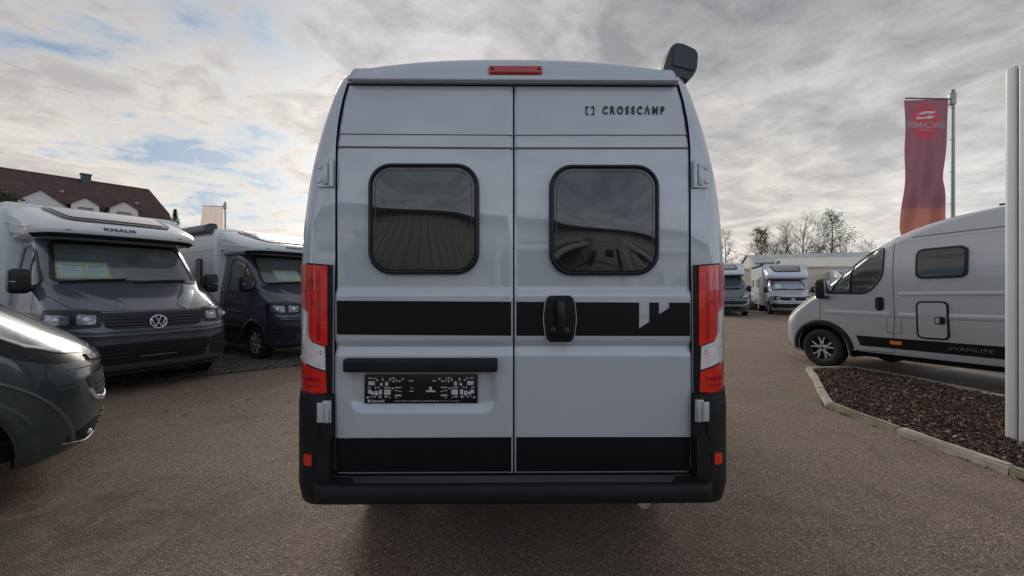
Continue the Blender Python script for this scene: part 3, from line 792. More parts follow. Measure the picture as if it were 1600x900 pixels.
# bumper with ribbed step
bm_ = MB(); xb = XR-.10
prof = [(XR+.04, .588), (XR-.02, .590), (XR-.098, .599), (XR-.113, .596), (XR-.120, .588), (XR-.121, .540), (XR-.114, .524), (XR-.098, .512), (XR-.04, .495), (XR+.04, .495)]
bm_.prism([(x, z) for x, z in prof], (0, 1.67, 0), (0, -.835, 0), (0, 2))
bump = bm_.build('bumper', PLAST, van, 50)
for s in (-1, 1):
    e_ = MB(); rings = []
    N_ = 8
    vs = []; fs = []
    for i in range(N_+1):
        t = i/N_; u = .835+.075*t; k_ = .10*(t**2.2)
        for (x, z) in prof: vs.append((x+k_*(1 if x < XR else 0), -s*u, z-(.012*t*t if z > .56 else -.012*t*t)))
    n_ = len(prof)
    for i in range(N_):
        for j in range(n_):
            j2 = (j+1) % n_; fs.append((i*n_+j, i*n_+j2, (i+1)*n_+j2, (i+1)*n_+j))
    fs.append(tuple(N_*n_+j for j in range(n_)))
    e_._add([Vector(v) for v in vs], fs); e_.build('bumper_end', PLAST, bump, 50)
for k in range(6):
    rb = MB(); rb.box((XR-.016-.0125*k, 0, .5945+.0008*k), (.005, 1.50-.018*k, .006), .002, None, 1); rb.build('step_rib', mat('worn_black_plastic', (.045, .050, .055), .45), bump)
# exhaust tip glimpsed under the bumper
ex = MB(); ex.tube([(XR+.35, -.60, .42), (XR-.02, -.60, .475)], .030, 16); ex.build('tail_pipe', CHROME, van)
# roof end cap with third brake lamp
def captop(u): 
    a = abs(u)/.655; return 2.498+.040*(1-a**2.4)
vs = []; fs = []; NU = 40
for i in range(NU+1):
    u = -.655+1.31*i/NU; zt_ = captop(u); e = 1-abs(2*i/NU-1)**14
    k = .02*(1-e)
    sec = [(XR+.9, 2.40), (XR+.9, zt_-.004), (XR+.25, zt_+.004), (XR+.06, zt_), (XR+.022, zt_-.006), (XR+.008, zt_-.018), (XR+.002, zt_-.034-k), (XR-.006, 2.440), (XR-.004, 2.428), (XR+.05, 2.426)]
    for (x, z) in sec: vs.append(Vector((x, -u, z)))
n_ = len(sec)
for i in range(NU):
    for j in range(n_-1): fs.append((i*n_+j, i*n_+j+1, (i+1)*n_+j+1, (i+1)*n_+j))
fs.append(tuple(range(n_))); fs.append(tuple(NU*n_+j for j in range(n_))[::-1])
cp = MB(); cp._add(vs, fs); cap = cp.build('roof_end_cap', VAN, van, 40)
# gutter rail under the cap and corner blocks
gr = MB(); gr.box((XR+.006, 0, 2.4235), (.05, 1.525, .016), .004); gr.build('rain_gutter', VAN, van)
for s in (-1, 1):
    vs = []; fs = []
    for i in range(9):
        t = i/8; u = .655+(.776-.655)*t; zt_ = 2.500-.004*t-.060*max(0, (t-.72)/.28)**2
        for (x, z) in [(XR+.6, 2.40), (XR+.6, zt_+.004), (XR+.05, zt_), (XR+.02, zt_-.012), (XR+.006+.03*t**4, min(2.445, zt_-.02)), (XR+.004+.03*t**4, 2.416)]: vs.append(Vector((x, -s*u, z)))
    for i in range(8):
        for j in range(5): fs.append((i*6+j, i*6+j+1, (i+1)*6+j+1, (i+1)*6+j))
    fs.append(tuple(range(6))); fs.append(tuple(48+j for j in range(6)))
    cb = MB(); cb._add(vs, fs); cb.build('roof_corner', VAN, van, 40)
bl = MB(); bl.box((XR-.004, -.008, 2.4655), (.022, .250, .042), .010, None, 3); blm = bl.build('high_brake_lamp', RED_D, van)
b2 = MB(); b2.box((XR-.0145, -.008, 2.464), (.004, .205, .018), .001); b2.build('lamp_lens', mat('faded_red_lens', (.50, .05, .07), .25, 0, .5), blm)
for s in (-1, 1):
    b3 = MB(); b3.lathe([(.0001, -.004), (.005, -.004), (.006, 0)], 10, 'x', (XR-.0155, -.008+s*.108, 2.468)); b3.build('lamp_screw', DARK, blm)
for k in range(4):
    rb = MB(); rb.box((-3.4, (-.45+.3*k), 2.530), (2.6, .07, .014), .006); rb.build('roof_rib', VAN, van)
# awning cassette on the right roof edge
AS = 318.0
ap = [((x-802)/AS, 1.46-(y-450)/AS) for x, y in [(1047.5, 75), (1055, 69), (1067, 70.5), (1086, 79.5), (1089, 87.5), (1087, 109), (1081, 120), (1075, 123.5), (1034, 114), (1041, 92)]]
ap = roundpoly(ap, .014, 3)
AWN = mat('anthracite_cassette', (.035, .042, .05), .38, .3, .2); AWE = mat('awning_end_cap', (.045, .055, .066), .5, 0, 0)
aw = MB(); aw.prism([(-u, z) for u, z in ap], (3.9, 0, 0), (XR+.16, 0, 0), (1, 2)); awn = aw.build('awning_cassette', mat('silver_cassette', (.42, .42, .43), .4, .5), van)
ae = MB(); ae.prism([(-(u-.835)*1.03-.835, (z-2.57)*1.03+2.57) for u, z in ap], (.07, 0, 0), (XR+.095, 0, 0), (1, 2)); ae.build('awning_end_cap', AWE, awn)
al = MB(); al.prism([(-u, z) for u, z in [(upx(1052, AS), zpx(76, AS)), (upx(1084, AS), zpx(86, AS)), (upx(1082, AS), zpx(112, AS)), (upx(1050, AS), zpx(104, AS))]], (.01, 0, 0), (XR+.088, 0, 0), (1, 2)); al.build('end_cap_plate', AWE, awn)
ab = MB(); ab.box((XR+.35, -.775, 2.52), (.08, .10, .07), .008); ab.build('awning_bracket', PLAST2, van)

#MARK_NEXT
# ------------------------------------------------------------------ other vans and motorhomes
def cab_keys(k):
    xr = -1.5
    if k == 'crafter':
        return [(.27, .82, xr, .90, .35, 3, .03), (.34, .93, xr, .97, .45, 3, .03), (.46, .98, xr, 1.0, .52, 2.8, .03), (.70, 1.0, xr, 1.01, .55, 2.7, .03), (.88, 1.0, xr, 1.015, .56, 2.7, .03),
                (.97, .97, xr, 1.015, .56, 2.7, .03), (1.13, .93, xr, 1.01, .54, 2.7, .03), (1.17, .87, xr, 1.005, .54, 2.6, .03), (1.27, .70, xr, 1.0, .54, 2.6, .03), (1.40, .44, xr, .99, .5, 2.6, .03),
                (1.485, .26, xr, .975, .46, 2.7, .03), (1.52, .19, xr, .97, .45, 2.8, .03), (1.8, -.08, xr, .925, .44, 2.8, .03), (2.16, -.45, xr, .865, .42, 2.9, .03), (2.26, -.62, xr, .84, .42, 3, .03)]
    if k == 't6':
        xr = -1.2
        return [(.24, .78, xr, .88, .35, 3, .03), (.30, .84, xr, .92, .4, 3, .03), (.45, .88, xr, .94, .48, 2.8, .03), (.62, .89, xr, .95, .5, 2.7, .03), (.80, .88, xr, .95, .5, 2.7, .03),
                (.97, .82, xr, .95, .5, 2.7, .03), (1.02, .74, xr, .945, .5, 2.6, .03), (1.14, .46, xr, .94, .5, 2.6, .03), (1.30, .12, xr, .93, .45, 2.6, .03),
                (1.34, .04, xr, .925, .42, 2.7, .03), (1.6, -.28, xr, .88, .4, 2.8, .03), (1.92, -.66, xr, .81, .4, 2.9, .03), (2.02, -.85, xr, .79, .4, 3, .03)]
    return [(z, xf, -1.5, w_, a, n, .03) for (z, xf, _, w_, a, n, rr_) in duc_keys() if z <= 2.2]
CABS = {
 'crafter': dict(win=[(-.02, 1.50), (-.62, 1.40), (-1.06, 1.42), (-1.08, 2.06), (-.78, 2.08), (-.52, 1.98)], ws=((-.82, 1.55), (.82, 1.55), (.74, 2.145), (-.74, 2.145)), zk=1.0, arch=.43, wr=.345, rear=-3.9, xmax=.12, zc=2.10),
 't6': dict(win=[(-.22, 1.30), (-.6, 1.22), (-1.0, 1.22), (-.98, 1.80), (-.80, 1.82), (-.62, 1.74)], ws=((-.78, 1.37), (.78, 1.37), (.69, 1.88), (-.69, 1.88)), zk=.865, arch=.40, wr=.335, rear=-3.4, xmax=-.05, zc=1.9),
 'duc': dict(win=WIN_D, ws=((-.80, 1.42), (.80, 1.42), (.70, 2.05), (-.70, 2.05)), zk=1.0, arch=.43, wr=.352, rear=-4.0, xmax=.08, zc=2.08)}

def vw_badge(parent, loc, r, ry=0):
    b = MB(); b.lathe([(r*.80, 0), (r*.80, .010), (r*.88, .016), (r*.96, .014), (r, .004), (r, 0)], 36, 'x')
    def bar(p, q, w_=.13):
        p = Vector((0.008, p[0]*r, p[1]*r)); q = Vector((0.008, q[0]*r, q[1]*r)); d = q-p; a = math.atan2(d.z, d.y)
        b.box((p+q)/2, (.012, d.length, w_*r), .002, Matrix.Rotation(a, 3, 'X'), 1)
    for s in (1, -1):
        bar((s*.32, .80), (s*.02, .08)); bar((s*.72, .46), (s*.36, -.74)); bar((s*.36, -.74), (s*.02, .0-.02))
    o = b.build('badge', CHROME, parent); o.location = loc; o.rotation_euler = (0, ry, 0)
    d = MB(); d.lathe([(.0001, .002), (r*.84, .002)], 30, 'x'); d.build('badge_disc', PLAST2, o); return o

def vw_front(root, bd, zk, paint, badge_only=False):
    sf = ray_surf(bd.bvh, 0)
    Z = lambda z: z*zk
    g = patch('grille', roundpoly([(-.60, Z(1.125)), (-.53, Z(.93)), (-.44, Z(.90)), (.44, Z(.90)), (.53, Z(.93)), (.60, Z(1.125))], .02), sf, .004, .02, PLAST2, root, .05)
    for z in (.945, .99, 1.035, 1.08): strip('grille_bar', [(-.53, Z(z)), (0, Z(z-.004)), (.53, Z(z))], sf, .012, .018, mat('grille_gloss', (.018, .02, .026), .3, .2, .2), g, res=.08, flat=False)
    p, n = sf(0, Z(.98)); vw_badge(g, p+Vector((.022, 0, 0)), .103*zk, R(-6))
    for s in (1, -1):
        sfd = ray_surf(bd.bvh, 30*s)
        def Q(x, y): return -math.sin(R(30*s))*x+math.cos(R(30*s))*y
        pl = [(.90, .55, .945), (.90, .56, 1.145), (.70, .78, 1.175), (.45, .97, 1.18), (.42, 1.0, 1.05), (.60, .95, .95), (.80, .75, .93)]
        h = patch('headlight', roundpoly([(Q(x, s*y), Z(z)) for x, y, z in pl], .03), sfd, .006, .02, PLAST2, root, .04)
        for (a, b_) in (((.88, .60), (.78, .74)), ((.74, .79), (.52, .95))):
            rp_ = [(Q(a[0], s*a[1]), Z(.985)), (Q(a[0], s*a[1]), Z(1.10)), (Q(b_[0], s*b_[1]), Z(1.12)), (Q(b_[0], s*b_[1]), Z(.985))]
            rf = patch('lamp_reflector', roundpoly(rp_, .025), sfd, .010, .008, mat('lamp_bowl', (.20, .21, .23), .18, .6, .8, var=.6, vscale=26), h, .035)
            c = sfd(sum(q[0] for q in rp_)/4, Z(1.045)); b = MB(); b.ell(c[0]+c[1]*.008, (.022, .034, .034), 2.2, 14, 8); b.build('lamp_bulb', CLEARL, rf)
        sv = patch('bumper_vent', roundpoly([(Q(.93, s*.62), Z(.68)), (Q(.90, s*.66), Z(.44)), (Q(.80, s*.80), Z(.40)), (Q(.62, s*.95), Z(.46)), (Q(.58, s*.96), Z(.70)), (Q(.80, s*.80), Z(.74))], .02), sfd, .005, .02, DARK, root, .05)
        for z in (.50, .58, .66): strip('vent_bar', [(Q(.88, s*.70), Z(z)), (Q(.60, s*.955), Z(z+.015))], sfd, .018, .016, PLAST, sv, flat=False)
    low = patch('lower_grille', roundpoly([(-.66, Z(.70)), (-.58, Z(.43)), (.58, Z(.43)), (.66, Z(.70)), (0, Z(.72))], .03), sf, .005, .02, DARK, root, .05)
    for z in (.47, .52, .57, .62, .67): strip('grille_bar', [(-.60, Z(z)), (.60, Z(z))], sf, .020, .018, PLAST, low, res=.1, flat=False)
    strip('plate_bracket', [(-.24, Z(.555)), (.24, Z(.555))], sf, .08, .026, PLAST2, low, res=.1)
    strip('bracket_edge', [(-.20, Z(.52)), (.20, Z(.52))], sf, .006, .032, SILV, low, res=.1)
    strip('bumper_ledge', [(-.90, Z(.845)), (-.62, Z(.825)), (0, Z(.82)), (.62, Z(.825)), (.90, Z(.845))], sf, .05, .022, paint, root, flat=False)
    strip('skid_lip', [(-.80, Z(.345)), (0, Z(.335)), (.80, Z(.345))], sf, .05, .018, PLAST, root, flat=False)
    strip('bumper_seam', [(-.95, Z(.80)), (-.62, Z(.78)), (0, Z(.775)), (.62, Z(.78)), (.95, Z(.80))], sf, .010, .002, SEAM, root)
    # bonnet edge and pressings
    strip('bonnet_seam', [(-.93, Z(1.36)), (-.80, Z(1.20)), (-.55, Z(1.150)), (0, Z(1.142)), (.55, Z(1.150)), (.80, Z(1.20)), (.93, Z(1.36))], sf, .010, .002, SEAM, root)
    for s in (1, -1):
        strip('bonnet_crease', [(s*.62, Z(1.47)), (s*.52, Z(1.36)), (s*.36, Z(1.22)), (s*.33, Z(1.17))], sf, .15, .007, paint, root, flat=False)

def make_cab(kind, paint, root, open_=True):
    cfg = CABS[kind]; mats = [paint, DARK]; ks = cab_keys(kind)
    if 'c'+kind not in BODY: BODY['c'+kind] = Body(ks)
    bd = BODY['c'+kind]; cut = []
    for sg in (1, -1):
        b = MB(); b.lathe([(.0001, sg*.62), (cfg['arch'], sg*.62), (cfg['arch'], sg*1.2), (.0001, sg*1.2)], 36, c=(0, 0, cfg['wr'])); cut.append(cutter(b, mats))
    win = roundpoly(cfg['win'], .07) if kind != 'duc' else WIN_D; ws = roundpoly(cfg['ws'], .08)
    if open_:
        cut.append(Body(ks, dz=.1, inset=.055, zr=(.62, cfg['zc']), xfmax=cfg['xmax'], xrmin=-1.42, nf=12, ns=4, nr=3).mesh(mats, 1))
        for sg in (1, -1):
            b = MB(); b.prism(win, (0, sg*.7, 0), (0, sg*.5, 0)); cut.append(cutter(b, mats, 0))
        b = MB(); b.prism(ws, (1.8, 0, 0), (-1.15, 0, 0), (1, 2)); cut.append(cutter(b, mats, 0))
    link('cab_body', boolean(bd.mesh(mats), cut), None, root, 32)
    sf = ray_surf(bd.bvh, 0)
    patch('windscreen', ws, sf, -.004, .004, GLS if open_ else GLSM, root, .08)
    strip('windscreen_seal', ws, sf, .05, .004, PLAST2, root, True, res=.06)
    if kind == 'duc':
        BODY.setdefault('duc', Body(duc_keys())); duc_front(root, sf, None, None, paint)
    else: vw_front(root, bd, cfg['zk'], paint)
    w0 = cfg['ws'][0]
    for yy in (-.45, .30): strip('wiper', [(yy-.32, w0[1]-.015), (yy, w0[1]+.01), (yy+.35, w0[1]+.025)], sf, .02, .03, RUB, root)
    for sg in (1, -1):
        s_ = side_surf(bd.bvh, sg)
        patch('door_glass', win, s_, -.004, .004, GLS if open_ else GLSM, root, .07)
        strip('window_seal', win, s_, .035, .005, PLAST2, root, True)
        z0 = cfg['ws'][0][1]
        strip('quarter_post', [(-.42, z0-.1), (-.50, z0+.42)], s_, .04, .006, PLAST2, root)
        strip('window_chrome', [(-.25, win[0][1]-.045), (-.62, z0-.16), (-1.06, z0-.145)], s_, .014, .008, CHROME if kind == 'crafter' else PLAST2, root)
        strip('door_seam', [(.02, z0-.10), (-.02, .95), (-.10, .88)], s_, .010, .002, SEAM, root)
        strip('door_seam', [(-1.16, z0+.55), (-1.18, .80), (-1.12, .42), (-.55, .40)], s_, .010, .002, SEAM, root)
        strip('side_swage', [(-.45, .62), (-1.3, .62)], s_, .12, .014, PLAST, root, flat=False)
        strip('side_swage', [(-.40, .96), (-1.2, .98)], s_, .05, .008, paint, root, flat=False)
        hb = patch('door_handle', rrect(-1.02, 1.13*cfg['zk'], .17, .07, .03), s_, .014, .02, PLAST2, root, .03)
        ar = [(cfg['arch']*1.09*math.cos(R(a)), max(.30, cfg['wr']+cfg['arch']*1.05*math.sin(R(a)))) for a in range(-8, 190, 11)]
        strip('wheel_arch_trim', ar, s_, .07, .014, paint if kind == 'crafter' else PLAST, root, flat=False)
        mirror(root, -.10, sg*1.10, z0+.0, sg, .33, .20)
        make_wheel(root, (0, sg*.87, cfg['wr']), cfg['wr'], .225, .215, 8 if kind == 'crafter' else 5, sg, 'plain')
    if open_: cab_interior(root, -.85, 1.02*cfg['zk'], 1, .42, .0, 1.36*cfg['zk'])
    return sf

def make_motorhome(name, label, kind, paint, loc, rz, shell=WHITE, hz=2.85, length=5.4, brand=True, open_=True, awning_side=0, win_side=(-1, 1), group=None, capw=1.07):
    root = thing(name, label, 'motorhome', loc, rz, group)
    sf = make_cab(kind, paint, root, open_)
    cz = {'crafter': 2.18, 't6': 1.93, 'duc': 2.10}[kind]; dx = {'crafter': 0, 't6': -.12, 'duc': -.05}[kind]
    H = hz-cz
    # over-cab cap: low nose rising in a long curve to the roof
    ck = [(cz-.005, -.40+dx, -1.9, .86, .45, 3.0, .1), (cz+.02, -.16+dx, -1.9, .93, .50, 3, .1), (cz+.07*H, -.06+dx, -1.9, .965, .55, 3, .1), (cz+.20*H, -.03+dx, -1.9, .985, .58, 3, .1), (cz+.34*H, -.10+dx, -1.9, 1.0, .62, 3, .1),
          (cz+.44*H, -.24+dx, -1.9, 1.01, .68, 3, .1), (cz+.58*H, -.52+dx, -1.9, 1.03, .7, 3, .1), (cz+.74*H, -.86+dx, -1.9, 1.03, .7, 3, .1), (cz+.88*H, -1.22+dx, -1.9, 1.06, .6, 3, .1), (cz+.96*H, -1.50+dx, -1.95, 1.03, .6, 3, .1), (cz+H, -1.72+dx, -2.0, .98, .6, 3, .1)]
    cb = Body(ck, dz=.03); link('cab_roof_cap', cb.mesh([shell]), None, root, 30)
    cf = ray_surf(cb.bvh, 0)
    # skylight on the slope of the cap
    z1, z2 = cz+.47*H, cz+.88*H
    sk = patch('cap_skylight', roundpoly([(-.64, z1+.02), (-.52, z1-.015), (.52, z1-.015), (.64, z1+.02), (.72, z2), (-.72, z2)], .06), cf, .020, .03, PLAST2, root, .08)
    patch('skylight_pane', roundpoly([(-.56, z1+.035), (.56, z1+.035), (.64, z2-.015), (-.64, z2-.015)], .06), cf, .030, .012, mat('skylight_acrylic', (.10, .10, .11), .12, 0, .8), sk, .08)
    strip('cap_lower_lip', [(-1.0, cz+.03), (-.8, cz+.045), (.8, cz+.045), (1.0, cz+.03)], cf, .05, .02, PLAST, root)
    for sg in (1, -1):
        cs = side_surf(cb.bvh, sg)
        strip('cap_swoosh', [(-.35+dx, cz+.24*H), (-.9+dx, cz+.30*H), (-1.55, cz+.55*H)], cs, .035, .014, shell, root, flat=False)
        patch('cap_grey_insert', roundpoly([(-.62+dx, cz+.04), (-1.5, cz+.14), (-1.72, cz+.30*H), (-1.70, cz+.10), (-1.5, cz+.02)], .03), cs, .004, .01, mat('grey_decal', (.22, .24, .27), .4), root, .06)
    if brand:
        p, n = cf(-.12, cz+.25*H)
        tx = p+n*.012
        up = Vector((0, 0, 1))-n*n.z
        put_text('KNAUS', .085, tx, (0, 1, 0), up, PRINT, root, sx=1.25, sp=1.08, bold=.003, th=.001)
    # living box
    w_ = 1.10; xb0, xb1 = -1.34, -1.34-length
    bk = [(.42, xb0, xb1+.05, w_-.04, .04, 6, .05), (.46, xb0, xb1, w_, .05, 6, .06), (hz-.12, xb0, xb1, w_, .05, 6, .06), (hz-.04, xb0-.05, xb1+.05, w_-.03, .06, 5, .08), (hz, xb0-.12, xb1+.12, w_-.10, .08, 4, .1)]
    bb = Body(bk, dz=.3); bm__ = bb.mesh([shell, DARK]); cuts = []
    for sg in (1, -1):
        b = MB(); b.lathe([(.0001, sg*.70), (.42, sg*.70), (.42, sg*1.3), (.0001, sg*1.3)], 30, c=(CABS[kind]['rear'], 0, CABS[kind]['wr'])); cuts.append(cutter(b, [shell, DARK]))
    link('living_box', boolean(bm__, cuts), None, root, 30)
    for sg in (1, -1):
        bs = side_surf(bb.bvh, sg)
        strip('skirt', [(xb0-.08, .50), (xb1+.1, .50)], bs, .16, .010, mat('grey_skirt', (.16, .17, .18), .5), root, res=.3)
        strip('corner_profile', [(xb0-.05, hz-.10), (xb1+.08, hz-.10)], bs, .06, .014, mat('grey_profile', (.35, .37, .40), .4, .4), root, res=.3)
        strip('corner_profile', [(xb0-.07, .5), (xb0-.07, hz-.14)], bs, .07, .014, shell, root, res=.3, flat=False)
        for (cx, cz2, ww, hh) in ((-2.05, 1.62, .28, 1.0), (-3.0, 1.75, .9, .5), (-4.9, 1.75, .8, .5)):
            if cx-ww/2 < xb1+.2: continue
            wf = patch('side_window', rrect(cx, cz2, ww, hh, .06), bs, .022, .03, PLAST2, root, .12)
            patch('window_pane', rrect(cx, cz2, ww-.06, hh-.06, .045), bs, .028, .01, GLSM, wf, .12)
        strip('box_line', [(xb0-.1, 2.28), (xb1+.1, 2.28)], bs, .012, .003, mat('grey_decal', (.22, .24, .27), .4), root, res=.3)
        strip('decal_sweep', [(xb0-.12, 1.02), (-3.0, 1.10), (xb1+.6, 1.35)], bs, .10, .0025, mat('grey_decal', (.22, .24, .27), .4), root, res=.2)
        make_wheel(root, (CABS[kind]['rear'], sg*.90, CABS[kind]['wr']), CABS[kind]['wr'], .225, .215, 8, sg, 'plain')
    u = MB(); u.box(((xb1)/2, 0, .36), (-xb1, 1.5, .14), .03); u.build('chassis', DARK, root)
    rv = MB(); rv.box((-2.6, .1, hz+.035), (.75, .55, .09), .035); rv.build('roof_hatch', shell, root)
    rv = MB(); rv.box((-2.35, -.45, hz+.02), (1.2, .5, .05), .01); rv.build('solar_panel', PLAST2, root)
    if awning_side:
        a = MB(); sg = awning_side
        a.prism(roundpoly([(sg*1.00, hz-.02), (sg*1.02, hz+.06), (sg*1.12, hz+.065), (sg*1.20, hz+.01), (sg*1.20, hz-.09), (sg*1.12, hz-.12)], .03), (-3.7, 0, 0), (-1.42, 0, 0), (1, 2)); aw_ = a.build('awning_cassette', AWE, root)
        e = MB(); e.prism(roundpoly([(sg*.995, hz-.025), (sg*1.015, hz+.065), (sg*1.125, hz+.070), (sg*1.205, hz+.012), (sg*1.205, hz-.095), (sg*1.12, hz-.125)], .03), (.05, 0, 0), (-1.42, 0, 0), (1, 2)); e.build('awning_end_cap', AWE, aw_)
    return root, sf, cf

H1 = (math.cos(R(-30)), math.sin(R(-30)))
O1 = (-5.905, 6.16); O2 = (-4.725, 8.88)
k1, sf1, cf1 = make_motorhome('motorhome', 'white motorhome with slate blue cab, the nearer of the two parked on the left', 'crafter', CRAFT, (O1[0], O1[1], 0), R(-30), hz=2.78, awning_side=0, group='motorhomes parked in a row on the left')
k2 = copy_tree(k1, None, {CRAFT: CRAFT2}); k2.location = (O2[0], O2[1], 0)
k2['label'] = 'white motorhome with dark blue cab, partly hidden behind the left edge of the big van'
a = MB(); sg = -1; hz = 2.78
a.prism(roundpoly([(sg*1.00, hz-.02), (sg*1.02, hz+.08), (sg*1.14, hz+.085), (sg*1.24, hz+.02), (sg*1.24, hz-.09), (sg*1.12, hz-.14)], .03), (-3.7, 0, 0), (-1.50, 0, 0), (1, 2)); aw_ = a.build('awning_cassette', mat('grey_awning', (.12, .13, .145), .45, .3), k2)
e = MB(); e.prism(roundpoly([(sg*.995, hz-.025), (sg*1.015, hz+.085), (sg*1.145, hz+.090), (sg*1.245, hz+.022), (sg*1.245, hz-.095), (sg*1.12, hz-.145)], .03), (.05, 0, 0), (-1.50, 0, 0), (1, 2)); e.build('awning_end_cap', AWE, aw_)

# taped price sheets behind the windscreens
def price_sheet(root, sf, y0, z, label, n=2, w_=.20, h=.27, tilt=0, local=None):
    t = thing('price_sheet', label, 'price sheet', (0, 0, 0), 0, None)
    t.matrix_world = root.matrix_basis.copy()
    YEL = mat('yellow_tape', (.85, .60, .12), .5); PAP = mat('pale_paper', (.70, .84, .78), .6, var=.08, vscale=25)
    off = -.02
    inner = lambda y, zz: (sf(y, zz)[0]+Vector((-.035, 0, 0)), Vector((1, 0, .8)).normalized())
    wt = n*w_+(n+1)*.03
    bk = patch('yellow_frame', [(y0-wt/2, z-h/2-.02), (y0+wt/2, z-h/2-.02), (y0+wt/2, z+h/2+.02), (y0-wt/2, z+h/2+.02)], inner, .0, .002, YEL, t, .1)
    for i in range(n):
        c = y0-wt/2+.03+w_/2+i*(w_+.03)
        p_ = patch('sheet', rrect(c, z, w_, h, .004, 1), inner, .003, .002, PAP, t, .1)
        for k in range(5): strip('print_line', [(c-w_*.35, z+h*.32-k*h*.13), (c+w_*(.35-.1*(k % 3)), z+h*.32-k*h*.13)], inner, .006, .006, mat('grey_print', (.30, .38, .36), .7), p_, res=.1, th=.001)
    return t
k1.matrix_basis  # evaluated from loc/rot
def place_like(root):
    return Matrix.Translation(root.location) @ root.rotation_euler.to_matrix().to_4x4()
def mk_sheet(root, sf, *a, **k):
    t = price_sheet(root, sf, *a, **k); t.location = root.location; t.rotation_euler = root.rotation_euler; return t
mk_sheet(k1, sf1, -.50, 1.72, 'pair of yellow framed price sheets behind the windscreen of the nearer slate blue cab', w_=.22, h=.20)
mk_sheet(k2, sf1, -.26, 1.72, 'pair of yellow framed price sheets behind the windscreen of the farther dark blue cab', w_=.22, h=.20)

# near van at the left edge
nv, _, _, _ = make_ducato('panel_van', 'dark green grey van cut off at the left, only its rounded nose in view', GREEN, (-4.30, 2.87, 0), R(52), full=False)

nR = side_surf(BODY['duc'].bvh, -1)
fl = [(.69*math.cos(R(a)), .34+.60*math.sin(R(a))) for a in range(2, 176, 8)]
strip('arch_flare', fl, nR, .030, .016, mat('arch_flare_sheen', (.10, .12, .125), .3, .3, .8), nv, flat=False)  # coloured paler than the body to draw the reflection along the crease
strip('wing_seam', [(.56, .96), (.56, .80), (.50, .74)], nR, .010, .002, SEAM, nv)
# right hand van, seen from its left side
rv_, rL, rR, rF = make_ducato('panel_van', 'silver grey camper van side-on at the right behind the mulch bed', VAN2, (6.69, 7.63, 0), R(90+17), ry=R(1.5), wheel='twin')
sd_ = patch('service_door_frame', rrect(-1.60, .945, .37, .56, .07), rL, .010, .014, PLAST2, rv_, .06)
patch('service_door', rrect(-1.60, .945, .32, .51, .05), rL, .014, .012, VAN2, sd_, .06)
lk = patch('service_lock', rrect(-1.69, .945, .12, .11, .03), rL, .022, .012, PLAST2, sd_, .04); patch('lock_plate', rrect(-1.665, .945, .045, .08, .01), rL, .026, .006, SILV, lk, .04)
wf = patch('side_window', rrect(-1.71, 1.78, .57, .45, .09), rL, .020, .026, PLAST2, rv_, .08)
patch('window_pane', rrect(-1.71, 1.78, .51, .385, .07), rL, .026, .01, GLSD, wf, .05)
strip('fuel_flap_seam', rrect(-1.13, .845, .19, .25, .01), rL, .007, .0015, SEAM, rv_, True)
stp = [(-.58, .635), (-.64, .47), (-4.9, .47), (-4.9, .64)]
patch('side_stripe', stp, rL, .004, .006, DECAL, rv_, .12)
mk = patch('side_marker', rrect(-1.14, .565, .15, .055, .008), rL, .010, .008, ORANGE, rv_, .04)
q, n = rL(-1.98, .555)
put_text('eVANLIFE', .075, q+n*.006, (-1, 0, 0), (0, 0, 1), mat('grey_print2', (.13, .13, .145), .4), rv_, sx=1.35, sp=1.05, th=.0006, bold=.0)
rail = MB(); 
for k in range(3): rail.box((-2.3-.5*k, .62, 2.535), (.05, .05, .05), .008)
rail.tube([(-2.15, .62, 2.55), (-4.6, .62, 2.55)], .014, 8); rail.build('roof_rail', PLAST2, rv_)

# far motorhomes
t6, sft, cft = make_motorhome('motorhome', 'small white motorhome facing the camera in the gap between the two grey vans', 't6', mat('pale_silver_paint', (.50, .53, .57), .3, .1, .9), (15.3, 21.9, 0), R(-114), shell=WHITE2, hz=2.86, length=4.6, brand=False, open_=False, awning_side=-1)
ps = patch('price_sheet', rrect(-.46, 1.58, .26, .22, .005, 1), lambda y, z: (sft(y, z)[0], Vector((1, 0, .8)).normalized()), .006, .002, mat('pale_paper', (.55, .66, .60), .6), None, .1)
ps.location = t6.location; ps.rotation_euler = t6.rotation_euler; tag(ps, 'pale price sheet in the windscreen of the small white motorhome in the gap', 'price sheet')
dm, _, _ = make_motorhome('motorhome', 'grey fronted motorhome just right of the big van, half hidden by its right tail lamp', 'duc', mat('slate_paint', (.10, .12, .14), .3, .3, .9), (11.5, 21.3, 0), R(-108), shell=WHITE2, hz=2.86, length=4.8, brand=False, open_=False)
wm, _, _ = make_motorhome('motorhome', 'white motorhome parked far back, glimpsed over the bonnet of the silver grey van', 'duc', mat('white_paint', (.6, .6, .6), .3, 0, .8), (24.6, 28.6, 0), R(-124), shell=WHITE, hz=2.8, length=4.8, brand=False, open_=False)
